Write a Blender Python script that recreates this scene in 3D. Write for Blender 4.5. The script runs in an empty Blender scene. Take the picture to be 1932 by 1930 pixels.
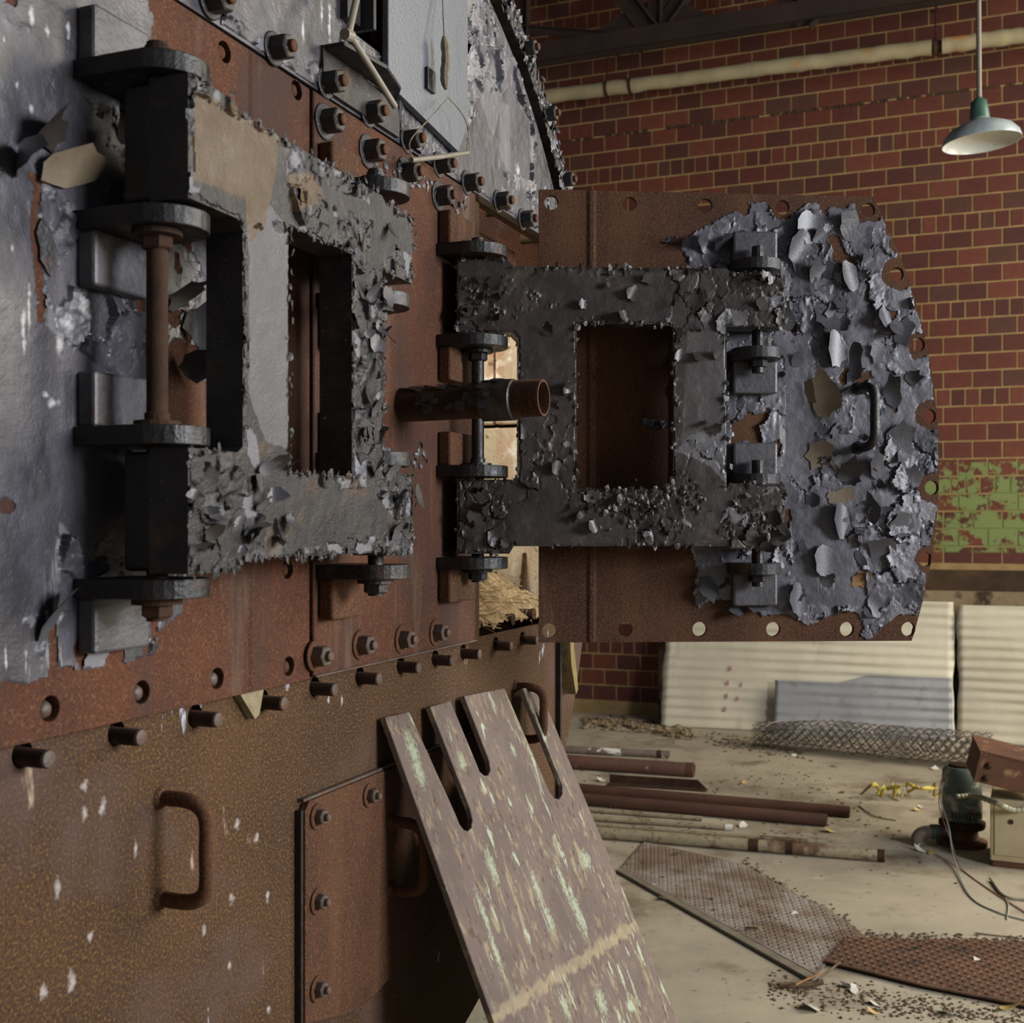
import bpy, math, random
import numpy as np
from mathutils import Matrix, Vector
from mathutils.geometry import tessellate_polygon
random.seed(7)
C = bpy.context.scene.collection
FP, CX, HY, H = 2240.0, 966.0, 990.0, 1.6      # focal length (px of a 1932 px frame), principal x, horizon y, camera height

# ------------------------------------------------------------------ camera, world, lights
cam = bpy.data.cameras.new('camera'); cam.sensor_width = 56.0; cam.lens = 56.0*FP/1932.0
cam.shift_y = 25.0/1932.0
cam.dof.use_dof = True; cam.dof.focus_distance = 2.1; cam.dof.aperture_fstop = 15.0
cam.clip_start = .05
camo = bpy.data.objects.new('camera', cam); C.objects.link(camo)
camo.location = (0, 0, H); camo.rotation_euler = (math.pi/2, 0, 0)
bpy.context.scene.camera = camo
w = bpy.data.worlds.new('world'); bpy.context.scene.world = w; w.use_nodes = True
w.node_tree.nodes['Background'].inputs[0].default_value = (.88, .92, 1.0, 1)
w.node_tree.nodes['Background'].inputs[1].default_value = .16
TH0 = math.atan((1865-966)/2240)
def bl(a, h, z):      # a point inside the boiler, from its face coordinates
    n = Vector((math.cos(TH0), -math.sin(TH0), 0)); u = Vector((math.sin(TH0), math.cos(TH0), 0)); p = n*(h-.9)+u*(a+1.70); p.z = z; return p
B_FILL = bl(.25, -.42, 2.50); B_AIM = bl(.72, -.22, 1.6)
def area(name, loc, aim, sx, sy, power, col):
    l = bpy.data.lights.new(name, 'AREA'); l.shape = 'RECTANGLE'; l.size = sx; l.size_y = sy; l.energy = power; l.color = col
    o = bpy.data.objects.new(name, l); C.objects.link(o); o.location = loc
    o.rotation_euler = (Vector(aim)-Vector(loc)).to_track_quat('-Z', 'Z').to_euler()
    return o
area('window_light_near', (5.2, -.15, 2.7), (.2, 1.9, 1.4), 1.5, 1.9, 420, (.93, .95, 1.0))
area('window_light_far', (6.8, 4.6, 3.8), (1.6, 7.0, .6), 4.0, 3.0, 520, (1.0, .92, .78))
area('firebrick_fill_light', B_FILL, B_AIM, .35, .35, 11, (1.0, .95, .88))  # added lamp inside the shell, only to brighten the firebrick
vs = bpy.context.scene.view_settings
vs.view_transform = 'Standard'; vs.look = 'None'; vs.exposure = 0.0; vs.gamma = 1.0; vs.use_curve_mapping = False

# ------------------------------------------------------------------ materials
def rgb(s):
    s = s.lstrip('#'); v = [int(s[i:i+2], 16)/255 for i in (0, 2, 4)]
    return tuple(c/12.92 if c <= .04045 else ((c+.055)/1.055)**2.4 for c in v)+(1,)
def mat(name, c0, c1, scale=6, stretch=(1, 1, 1), rough=.7, rough2=None, bump=.3, bscale=250, metal=0, spots=(), attr=None, spec=.5, det=6, coat=0):
    m = bpy.data.materials.new(name); m.use_nodes = True; nt = m.node_tree; N = nt.nodes; L = nt.links
    b = N['Principled BSDF']; tc = N.new('ShaderNodeTexCoord')
    def noise(sc, st=(1, 1, 1), detail=6, dist=0., off=0.):
        mp = N.new('ShaderNodeMapping'); mp.inputs['Scale'].default_value = st; mp.inputs['Location'].default_value = (off, off*1.7, off*.6)
        L.new(tc.outputs['Object'], mp.inputs[0]); n = N.new('ShaderNodeTexNoise')
        n.inputs['Scale'].default_value = sc; n.inputs['Detail'].default_value = detail; n.inputs['Distortion'].default_value = dist
        n.inputs['Roughness'].default_value = .62
        L.new(mp.outputs[0], n.inputs['Vector']); return n.outputs['Fac']
    def ramp(fac, a, bb):
        r = N.new('ShaderNodeMapRange'); r.inputs['From Min'].default_value = a; r.inputs['From Max'].default_value = bb
        L.new(fac, r.inputs[0]); return r.outputs[0]
    def mix(f, a, bb):
        x = N.new('ShaderNodeMix'); x.data_type = 'RGBA'
        if isinstance(f, float): x.inputs[0].default_value = f
        else: L.new(f, x.inputs[0])
        for i, v in ((6, a), (7, bb)):
            if isinstance(v, tuple): x.inputs[i].default_value = v
            else: L.new(v, x.inputs[i])
        return x.outputs[2]
    def mul(a, bb):
        x = N.new('ShaderNodeMath'); x.operation = 'MULTIPLY'
        for i, v in ((0, a), (1, bb)):
            if isinstance(v, float): x.inputs[i].default_value = v
            else: L.new(v, x.inputs[i])
        return x.outputs[0]
    col = mix(ramp(noise(scale, stretch, det), .32, .68), rgb(c0), rgb(c1))
    for i, s in enumerate(spots):     # (colour, scale, lo, hi, stretch, strength)
        col = mix(mul(ramp(noise(s[1], s[4] if len(s) > 4 else (1, 1, 1), 5, 0, 3.1*i+1), s[2], s[3]), s[5] if len(s) > 5 else 1.0), col, rgb(s[0]))
    if attr:                         # [(attribute, colour, strength)]
        for an, cc, st in attr:
            a = N.new('ShaderNodeAttribute'); a.attribute_name = an
            col = mix(mul(a.outputs['Fac'], st), col, rgb(cc))
    L.new(col, b.inputs['Base Color'])
    if rough2 is None: b.inputs['Roughness'].default_value = rough
    else:
        r = N.new('ShaderNodeMapRange'); r.inputs['From Min'].default_value = .35; r.inputs['From Max'].default_value = .65
        r.inputs['To Min'].default_value = rough; r.inputs['To Max'].default_value = rough2
        L.new(noise(scale*2.7, stretch, 5, 0, 9), r.inputs[0]); L.new(r.outputs[0], b.inputs['Roughness'])
    b.inputs['Metallic'].default_value = metal; b.inputs['Specular IOR Level'].default_value = spec
    b.inputs['Coat Weight'].default_value = coat
    if bump:
        bp = N.new('ShaderNodeBump'); bp.inputs['Strength'].default_value = bump; bp.inputs['Distance'].default_value = .002
        L.new(noise(bscale, (1, 1, 1), 4, 0, 5), bp.inputs['Height']); L.new(bp.outputs[0], b.inputs['Normal'])
    return m
V = (1, 1, .16)       # stretch for vertical runs
M = {}
M['rust'] = mat('rusted_plate', '#3b2519', '#523423', 5, rough=.82, bump=.6, bscale=260, spec=.25,
    spots=(('#72522f', 290, .53, .65, (1, 1, 1), .7), ('#1b100d', 320, .53, .64, (1, 1, 1), .7), ('#6b4a30', 9, .5, .7, V, .35), ('#77604f', 14, .60, .75, V, .45)))
M['rust_red'] = mat('red_rusted_plate', '#412518', '#573320', 5, rough=.8, bump=.6, bscale=260, spec=.25,
    spots=(('#7a5538', 300, .54, .66, (1, 1, 1), .6), ('#1c100c', 330, .52, .64, (1, 1, 1), .7), ('#3a2a24', 7, .48, .62, V, .8), ('#6b5a4c', 15, .58, .68, V, .35)))
M['rust_low'] = mat('ochre_rusted_plate', '#37261b', '#4c3624', 3.2, rough=.85, bump=.6, bscale=260, spec=.25,
    spots=(('#7d5c2e', 270, .50, .64, (1, 1, 1), .7), ('#1d120e', 300, .52, .64, (1, 1, 1), .8), ('#54423e', 4, .52, .66, (1, 1, 1), .6),
           ('#a8957c', 14, .655, .70, (1, 1, .34), .8), ('#a9adb8', 19, .665, .70, (1, 1, .30), .95)))
M['dark_rust'] = mat('dark_rust', '#251813', '#46301f', 14, rough=.85, bump=.5, bscale=400, spec=.25)
M['iron'] = mat('worn_iron', '#352b26', '#5a4e45', 30, rough=.5, bump=.4, bscale=300, spots=(('#5a3822', 60, .5, .62, (1, 1, 1), .8),))
AT = [('tone', '#17161a', 1.0), ('pale', '#7b7a7e', .7), ('tan', '#56442f', 1.0)]
WH = (('#b9b8b6', 34, .64, .72, (1, 1, .10), .8), ('#45291e', 50, .655, .69, (1, 1, 1), .9), ('#232226', 13, .54, .66, (1, 1, .5), .6))
M['enamel'] = mat('peeling_grey_enamel', '#28272c', '#4a484f', 9, (1, 1, .6), rough=.27, rough2=.52, bump=.35, bscale=260, spots=WH, attr=AT)
M['enamel_door_lit'] = mat('blistered_door_enamel_lit', '#424148', '#67656c', 9, (1, 1, .6), rough=.32, rough2=.55, bump=.35, bscale=260, spots=WH, attr=AT)  # paler copy of the enamel; fill light on the door put into colour
M['enamel_black'] = mat('peeling_black_enamel', '#231e1b', '#3d3530', 9, rough=.30, rough2=.5, bump=.35, bscale=300,
    spots=(('#5a5048', 13, .58, .68, (1, 1, 1), .6), ('#8a8074', 190, .67, .72, (1, 1, 1), .8)), attr=AT)
M['enamel_worn'] = mat('worn_dark_enamel', '#1f1e1f', '#393635', 12, rough=.26, rough2=.5, spec=.32, bump=.5, bscale=330,
    spots=(('#a6a39c', 170, .66, .72, (1, 1, 1), .7), ('#5d4935', 16, .56, .66, (1, 1, 1), .5), ('#262425', 22, .54, .64, (1, 1, 1), .6)), attr=AT)
M['soot'] = mat('tarred_black_paint', '#0b0908', '#191513', 22, rough=.35, rough2=.6, bump=.6, bscale=200, spots=(('#3a2317', 25, .6, .7),))
M['flake'] = mat('loose_paint_flake', '#2f2e31', '#4c4a4e', 20, rough=.4, bump=.2, bscale=300)
M['flake_dark'] = mat('loose_black_paint_flake', '#211d1b', '#3a3430', 20, rough=.38, bump=.2, bscale=300)
M['flake_tan'] = mat('primer_back_paint_flake', '#5e5242', '#7a6d58', 24, V, rough=.6, bump=.3)
M['smooth'] = mat('smooth_grey_paint', '#4c5056', '#666b72', 5, V, rough=.33, bump=.35, bscale=170, spots=(('#44403d', 20, .64, .72, V, .5),))
M['pad'] = mat('worn_pad_paint', '#38373a', '#585659', 18, rough=.45, bump=.6, bscale=120, spots=(('#3a2a20', 40, .6, .68),))
M['lean'] = mat('mauve_rusted_plate', '#5a4d47', '#6e5f57', 5, rough=.72, bump=.35, bscale=300, spec=.3,
    spots=(('#8a7a5c', 60, .55, .62, (1, 1, .45), .7), ('#8a8266', 30, .585, .63, (1, 1, .36), .85), ('#9aa38c', 40, .61, .65, (1, 1, .36), .95), ('#4a3524', 70, .61, .65, (1, 1, .4), .8), ('#5a4d47', 3.2, .50, .58, (1, 1, .6), .9), ('#4e3524', 90, .62, .68, (1, 1, .5), .85), ('#9a948b', 60, .66, .72, (1, 1, .12), .6)))
M['mortar'] = mat('mortar', '#826a42', '#9a8156', 8, rough=.95, bump=.5, bscale=120)
M['concrete'] = mat('dusty_concrete', '#8f8674', '#b3a891', 1.1, rough=.9, bump=.25, bscale=90,
    spots=(('#6e604a', 2.6, .52, .68, (1, 1, 1), .8), ('#55422f', 24, .62, .7, (1, 1, 1), .7), ('#b9b09c', 9, .6, .75, (1, 1, 1), .5)))
M['plinth'] = mat('stained_plinth', '#6b5a42', '#8d7d62', 3, rough=.95, bump=.4, bscale=60, spots=(('#3a2a1c', 6, .5, .62),))
M['ledge'] = mat('dirty_ledge', '#2c1e13', '#4a3621', 6, rough=.95, bump=.5, bscale=60)
M['sheet'] = mat('cream_painted_corrugated', '#b5ae9a', '#d2cbb6', 1.6, (1, 1, .4), rough=.6, bump=.15, bscale=60, spots=(('#857a62', 6, .6, .74, V, .6),))
M['sheet_grey'] = mat('galvanised_corrugated', '#7f8185', '#9a9b9d', 3, (1, 1, .4), rough=.45, bump=.15, bscale=60, spots=(('#6d675c', 9, .58, .7, (1, 1, 1), .5),))
M['steel_dark'] = mat('dark_roof_steel', '#1c100b', '#2e1b13', 5, rough=.8, bump=.2)
M['roof'] = mat('dark_roof_boards', '#1a110c', '#2b1d14', 3, (1, .1, 1), rough=.9, bump=.3)
M['lagging'] = mat('painted_pipe_lagging', '#8a7f62', '#a39877', 5, rough=.85, bump=.4, bscale=60, spots=(('#b9792a', 3, .60, .66, (1, 1, 1), .9),))
M['pipe_red'] = mat('red_rusted_pipe', '#50342a', '#6a4a3b', 4, rough=.8, bump=.3, spots=(('#8d8a84', 11, .64, .7),))
M['pipe_brown'] = mat('brown_rusted_pipe', '#3f271b', '#5a3a28', 5, rough=.8, bump=.3)
M['pipe_pale'] = mat('pale_painted_pipe', '#85795f', '#a0957a', 4, rough=.6, bump=.2, spots=(('#5f4630', 7, .52, .62), ('#6b5a44', 40, .55, .65)))
M['pipe_grey'] = mat('grey_peeling_pipe', '#5e5148', '#7b6c60', 8, rough=.7, bump=.3, spots=(('#d5d2c8', 12, .58, .62),))
M['tread'] = mat('rusty_tread_plate', '#5c4838', '#7b6958', 4, rough=.8, bump=.5, bscale=150, spots=(('#918a80', 2.2, .44, .56, (1, 1, 1), .8), ('#33241a', 20, .6, .7)))
M['tread_b'] = mat('brown_tread_plate', '#4e3424', '#65462e', 4, rough=.8, bump=.5, bscale=150, spots=(('#33241a', 12, .55, .68),))
M['wire'] = mat('galvanised_wire', '#5d544c', '#7d746a', 20, rough=.5, metal=.4, bump=0)
M['shade_out'] = mat('enamel_lamp_outside', '#8b9799', '#a9b3b4', 14, rough=.3, bump=.1, spots=(('#6b4a34', 40, .66, .72),))
M['shade_in'] = mat('enamel_lamp_inside', '#c9cac0', '#dddccf', 10, rough=.3, bump=.05, spots=(('#6b4a34', 40, .70, .74),))
M['green'] = mat('green_lamp_cap', '#33544a', '#4c6a5a', 20, rough=.4, bump=.1)
M['rod'] = mat('pale_conduit', '#6f6759', '#857c6c', 20, rough=.5, bump=.1)
M['twine'] = mat('weathered_twine', '#5e5446', '#857a66', 60, rough=.9, bump=.4, bscale=600)
M['insul'] = mat('yellow_insulation', '#5f5130', '#8a7848', 40, rough=.95, bump=.9, bscale=300)
M['plaster'] = mat('crumbled_mortar', '#6b5f47', '#958a6c', 40, rough=.95, bump=.9, bscale=300)
M['fire'] = mat('cream_firebrick', '#c4b393', '#d9cbae', 9, V, rough=.95, bump=1.0, bscale=70, spots=(('#b5764c', 9, .50, .62, V, .75), ('#efe6d0', 14, .56, .66), ('#7d6a50', 30, .60, .68)))
M['straw'] = mat('fibrous_nest', '#7c6645', '#ab946c', 30, rough=.95, bump=.8, bscale=200)
M['motor'] = mat('green_motor_paint', '#3c4d4a', '#5f6b62', 9, rough=.55, bump=.2, spots=(('#9c9580', 14, .52, .58), ('#4a3020', 10, .58, .66)))
M['box_rust'] = mat('rusty_sheet_box', '#4a2d1d', '#654029', 6, rough=.8, bump=.3, spots=(('#8b6b4a', 12, .6, .7),))
M['box_beige'] = mat('beige_cabinet_paint', '#9c8c6a', '#b0a17d', 4, rough=.7, bump=.2, spots=(('#6b4a2c', 6, .60, .68, V),))
M['flex'] = mat('flexible_conduit', '#8d8a76', '#a8a58d', 20, rough=.4, metal=.3, bump=0)
M['white_wire'] = mat('pale_wire', '#8f948c', '#a8aca3', 20, rough=.5, bump=0)
M['pink_wire'] = mat('faded_red_wire', '#8a5a4a', '#a2705c', 20, rough=.5, bump=0)
M['ribbon'] = mat('yellow_strap', '#a8953a', '#c9b658', 20, rough=.5, bump=.1)
M['leaf'] = mat('dry_yellow_leaf', '#a88b4a', '#c9b274', 20, rough=.7, bump=.2)
M['leaf_brown'] = mat('dry_brown_leaf', '#6b4a28', '#8c6a3e', 20, rough=.7, bump=.2)
M['chip'] = mat('white_chip', '#b5b2a4', '#d6d3c6', 20, rough=.6, bump=.2)
M['twig'] = mat('twig', '#4d3c2a', '#6e5a42', 30, rough=.9, bump=.3)
M['dirt'] = mat('floor_dirt', '#4a3a2a', '#6c5a44', 25, rough=.95, bump=.6, bscale=90)
M['red_mark'] = mat('faded_red_marking', '#a87a72', '#b58c84', 20, rough=.7, bump=.1)
M['void'] = mat('black_slot_interior', '#070504', '#120c09', 10, rough=.95, bump=0)  # near-black colour for the inside of the slot
def blobs(m, L_, col):       # individual pale splashes on a surface: (x, z, half width, half height)
    nt = m.node_tree; N = nt.nodes; L = nt.links; bs = N['Principled BSDF']; old = bs.inputs['Base Color'].links[0].from_socket
    tc = N.new('ShaderNodeTexCoord'); acc = None
    no = N.new('ShaderNodeTexNoise'); no.inputs['Scale'].default_value = 130; no.inputs['Detail'].default_value = 4; L.new(tc.outputs['Object'], no.inputs['Vector'])
    for x, z, rx, rz in L_:
        a = N.new('ShaderNodeVectorMath'); a.operation = 'MULTIPLY_ADD'; L.new(tc.outputs['Object'], a.inputs[0]); a.inputs[1].default_value = (1/rx, 0, 1/rz); a.inputs[2].default_value = (-x/rx, 0, -z/rz)
        b = N.new('ShaderNodeVectorMath'); b.operation = 'LENGTH'; L.new(a.outputs[0], b.inputs[0])
        if acc is None: acc = b.outputs['Value']
        else:
            c = N.new('ShaderNodeMath'); c.operation = 'MINIMUM'; L.new(acc, c.inputs[0]); L.new(b.outputs['Value'], c.inputs[1]); acc = c.outputs[0]
    s = N.new('ShaderNodeMath'); s.operation = 'MULTIPLY_ADD'; L.new(no.outputs['Fac'], s.inputs[0]); s.inputs[1].default_value = -2.6; L.new(acc, s.inputs[2])
    r = N.new('ShaderNodeMapRange'); r.inputs['From Min'].default_value = -.25; r.inputs['From Max'].default_value = -1.15; r.inputs['To Max'].default_value = .85; L.new(s.outputs[0], r.inputs[0])
    x = N.new('ShaderNodeMix'); x.data_type = 'RGBA'; L.new(r.outputs[0], x.inputs[0]); L.new(old, x.inputs[6]); x.inputs[7].default_value = rgb(col); L.new(x.outputs[2], bs.inputs['Base Color'])
def brick_mat(name, a, b): return green_band(mat(name, a, b, 18, rough=.75, bump=.25, bscale=90))
def green_band(m):      # an old band of green paint along the wall
    nt = m.node_tree; N = nt.nodes; L = nt.links; bs = N['Principled BSDF']; old = bs.inputs['Base Color'].links[0].from_socket
    g = N.new('ShaderNodeNewGeometry'); sp = N.new('ShaderNodeSeparateXYZ'); L.new(g.outputs['Position'], sp.inputs[0])
    def rng(src, a0, a1):
        r = N.new('ShaderNodeMapRange'); r.inputs['From Min'].default_value = a0; r.inputs['From Max'].default_value = a1; L.new(src, r.inputs[0]); return r.outputs[0]
    n = N.new('ShaderNodeTexNoise'); n.inputs['Scale'].default_value = 7; n.inputs['Detail'].default_value = 8; n.inputs['Roughness'].default_value = .7
    L.new(g.outputs['Position'], n.inputs['Vector'])
    def mu(p, q):
        x = N.new('ShaderNodeMath'); x.operation = 'MULTIPLY'; L.new(p, x.inputs[0]); L.new(q, x.inputs[1]); return x.outputs[0]
    f = mu(mu(rng(sp.outputs['Z'], 1.385, 1.40), rng(sp.outputs['Z'], 2.08, 2.065)), rng(n.outputs['Fac'], .455, .50))
    x = N.new('ShaderNodeMix'); x.data_type = 'RGBA'; L.new(f, x.inputs[0]); L.new(old, x.inputs[6]); x.inputs[7].default_value = rgb('#6d7a45')
    L.new(x.outputs[2], bs.inputs['Base Color']); return m
green_band(M['mortar'])
BM = [brick_mat('red_brick', '#4f2114', '#5c2918'), brick_mat('dark_red_brick', '#3f1a11', '#4a2015'),
      brick_mat('orange_red_brick', '#592818', '#653220'), brick_mat('brown_brick', '#422419', '#4e2b1e'), brick_mat('deep_red_brick', '#481b12', '#532317')]

# ------------------------------------------------------------------ helpers
class Frame:
    """vertical reference plane: origin o, axis u (along), n (normal towards the viewer); local coords are (a, -h, z)"""
    def __init__(s, o, u, n):
        s.o = Vector(o); s.u = Vector(u); s.n = Vector(n)
        s.m = Matrix(((u[0], -n[0], 0, o[0]), (u[1], -n[1], 0, o[1]), (0, 0, 1, 0), (0, 0, 0, 1)))
    def hit(s, px, py, h=0.):
        r = Vector(((px-CX)/FP, 1.0)); Y = (h+s.o.dot(s.n))/r.dot(s.n); P = r*Y-s.o
        return P.dot(s.u), H+(HY-py)*Y/FP
TH = math.atan((1865-CX)/FP); sn, cs = math.sin(TH), math.cos(TH)
D0, TC = .9, 1.70
UB, NB = (sn, cs), (cs, -sn)
B = Frame((-D0*cs+TC*sn, D0*sn+TC*cs), UB, NB)          # boiler face, a = 0 at its centre line
al = math.radians(2.8)
D = Frame((51/FP*2.14, 2.14), (math.cos(al), math.sin(al)), (math.sin(al), -math.cos(al)))   # open door
W = Frame((9.64*sn, 9.64*cs), NB, (-sn, -cs))            # brick wall
ZC = H+.11                                               # boiler centre height
def T(t): return t-TC
def floor(px, py, z=0.):
    Y = (H-z)*FP/(py-HY); return Vector(((px-CX)/FP*Y, Y, z))
def at(px, py, Y): return Vector(((px-CX)/FP*Y, Y, H+(HY-py)*Y/FP))

def mk(name, verts, faces, m, parent=None, basis=None, smooth=False, sharp=None, mats=None, midx=None):
    me = bpy.data.meshes.new(name); me.from_pydata([tuple(v) for v in verts], [], faces)
    for x in (mats or [m]): me.materials.append(x)
    if midx is not None: me.polygons.foreach_set('material_index', midx)
    if smooth:
        me.polygons.foreach_set('use_smooth', [True]*len(me.polygons))
        me.set_sharp_from_angle(angle=math.radians(sharp or 40))
    me.update()
    return put(name, me, parent, basis)
def put(name, me, parent=None, basis=None):
    o = bpy.data.objects.new(name, me); C.objects.link(o)
    if parent: o.parent = parent
    if basis is not None: o.matrix_basis = basis
    return o
def tag(o, label=None, cat=None, group=None, kind=None):
    if label: o['label'] = label
    if cat: o['category'] = cat
    if group: o['group'] = group
    if kind: o['kind'] = kind
    return o
def empty(name, m=None, loc=None):
    o = bpy.data.objects.new(name, None); C.objects.link(o); o.empty_display_size = .1
    if m is not None: o.matrix_basis = m
    if loc is not None: o.location = loc
    return o
class MB:
    def __init__(s): s.v = []; s.f = []
    def add(s, v, f):
        k = len(s.v); s.v += [tuple(x) for x in v]; s.f += [tuple(i+k for i in q) for q in f]; return s
    def prism(s, outer, h0, h1, holes=(), bev=0.):
        """outline in (a, z), from height h0 to h1 off the plane"""
        loops = [list(outer)]+[list(x) for x in holes]
        tri = tessellate_polygon([[Vector((p[0], p[1], 0)) for p in lp] for lp in loops])
        fl = [p for lp in loops for p in lp]; n = len(fl)
        v = [(p[0], -h1, p[1]) for p in fl]+[(p[0], -h0, p[1]) for p in fl]; f = []
        for t in tri:
            a, b, c = (fl[i] for i in t)
            cr = (b[0]-a[0])*(c[1]-a[1])-(b[1]-a[1])*(c[0]-a[0])
            if abs(cr) < 1e-14: continue
            if cr < 0: t = t[::-1]
            f.append(tuple(t)); f.append(tuple(i+n for i in reversed(t)))
        k = 0
        for li, lp in enumerate(loops):
            m = len(lp); ar = sum(lp[i][0]*lp[(i+1) % m][1]-lp[(i+1) % m][0]*lp[i][1] for i in range(m))
            ccw = (ar > 0) == (li == 0)
            for i in range(m):
                j = (i+1) % m; q = (k+i, k+i+n, k+j+n, k+j)
                f.append(q if ccw else q[::-1])
            k += m
        return s.add(v, f)
    def slab(s, outline, z0, z1, holes=()):
        """outline in (a, h), thickness in z"""
        t = MB().prism(outline, z0, z1, holes); return s.add([(x, -z, -y) for x, y, z in t.v], t.f)
    def box(s, a0, a1, h0, h1, z0, z1): return s.prism([(a0, z0), (a1, z0), (a1, z1), (a0, z1)], h0, h1)
    def ring(s, c, ax, prof, seg=16, cap=True, ph=0.):
        """lathe: profile [(r, d)] along axis ax from c"""
        c = Vector(c); ax = Vector(ax).normalized(); e = ax.orthogonal().normalized(); g = ax.cross(e); v = []; f = []
        for r, d in prof:
            for i in range(seg):
                q = 2*math.pi*(i+ph)/seg; v.append(c+ax*d+(e*math.cos(q)+g*math.sin(q))*r)
        for k in range(len(prof)-1):
            for i in range(seg):
                j = (i+1) % seg; f.append((k*seg+i, k*seg+j, (k+1)*seg+j, (k+1)*seg+i))
        if cap: f.append(tuple(range(seg-1, -1, -1))); f.append(tuple((len(prof)-1)*seg+i for i in range(seg)))
        return s.add(v, f)
    def tube(s, pts, r, seg=8, cap=True):
        pts = [Vector(p) for p in pts]; n = len(pts); rr = r if isinstance(r, (list, tuple)) else [r]*n
        v = []; f = []; e = None
        for i, p in enumerate(pts):
            t = (pts[min(i+1, n-1)]-pts[max(i-1, 0)]).normalized()
            if e is None: e = t.orthogonal().normalized()
            else: e = (e-t*e.dot(t)).normalized()
            g = t.cross(e)
            for k in range(seg):
                q = 2*math.pi*k/seg; v.append(p+(e*math.cos(q)+g*math.sin(q))*rr[i])
        for i in range(n-1):
            for k in range(seg):
                j = (k+1) % seg; f.append((i*seg+k, i*seg+j, (i+1)*seg+j, (i+1)*seg+k))
        if cap: f.append(tuple(range(seg-1, -1, -1))); f.append(tuple((n-1)*seg+i for i in range(seg)))
        return s.add(v, f)
    def out(s, name, m, parent=None, basis=None, smooth=False, sharp=40): return mk(name, s.v, s.f, m, parent, basis, smooth, sharp)
def bevel(o, wd=.0015, seg=2, ang=40):
    b = o.modifiers.new('bevel', 'BEVEL'); b.width = wd; b.segments = seg; b.limit_method = 'ANGLE'; b.angle_limit = math.radians(ang); return o
def circ(a, z, r, n=16): return [(a+r*math.cos(2*math.pi*i/n), z+r*math.sin(2*math.pi*i/n)) for i in range(n)]
def arc_pts(p, q, n): return None
def smooth_path(pts, k=6):
    P = [Vector(p) for p in pts]; P = [P[0]*2-P[1]]+P+[P[-1]*2-P[-2]]; o = []
    for i in range(1, len(P)-2):
        for j in range(k):
            t = j/k; a, b, c, d = P[i-1:i+3]
            o.append(.5*((2*b)+(c-a)*t+(2*a-5*b+4*c-d)*t*t+(3*b-a-3*c+d)*t**3))
    return o+[P[-2]]

# numpy noise
def hsh(i, j, s):
    n = (i.astype(np.int64)*374761393+j.astype(np.int64)*668265263+int(s)*1274126177) & 0xffffffff
    n = ((n ^ (n >> 13))*1274126177) & 0xffffffff
    return ((n ^ (n >> 16)) & 0xffffff)/float(0xffffff)
def vn(x, y, s):
    i = np.floor(x); j = np.floor(y); fx = x-i; fy = y-j; fx = fx*fx*(3-2*fx); fy = fy*fy*(3-2*fy)
    a = hsh(i, j, s); b = hsh(i+1, j, s); c = hsh(i, j+1, s); d = hsh(i+1, j+1, s)
    return (a*(1-fx)+b*fx)*(1-fy)+(c*(1-fx)+d*fx)*fy
def fbm(x, y, s, o=4):
    r = 0; A = .5; t = 0
    for k in range(o): r = r+A*vn(x*2**k, y*2**k, s+k*17); t += A; A *= .55
    return r/t
def inside(x, y, poly):
    c = np.zeros(x.shape, bool); n = len(poly)
    for i in range(n):
        x0, y0 = poly[i]; x1, y1 = poly[(i+1) % n]
        if y0 == y1: continue
        c ^= ((y0 > y) != (y1 > y)) & (x < (x1-x0)*(y-y0)/(y1-y0)+x0)
    return c
def voro(x, y, cell, s):
    i0 = np.floor(x/cell); j0 = np.floor(y/cell); f1 = np.full(x.shape, 9e9); f2 = f1.copy()
    ci = i0.copy(); cj = j0.copy(); dx = x*0; dy = x*0
    for di in (-1, 0, 1):
        for dj in (-1, 0, 1):
            i = i0+di; j = j0+dj; px = (i+.1+.8*hsh(i, j, s))*cell; py = (j+.1+.8*hsh(i, j, s+5))*cell
            d = np.hypot(x-px, y-py); m = d < f1
            f2 = np.where(m, f1, np.minimum(f2, d)); f1 = np.where(m, d, f1)
            ci = np.where(m, i, ci); cj = np.where(m, j, cj); dx = np.where(m, x-px, dx); dy = np.where(m, y-py, dy)
    return f1, f2, ci, cj, dx, dy
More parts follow.
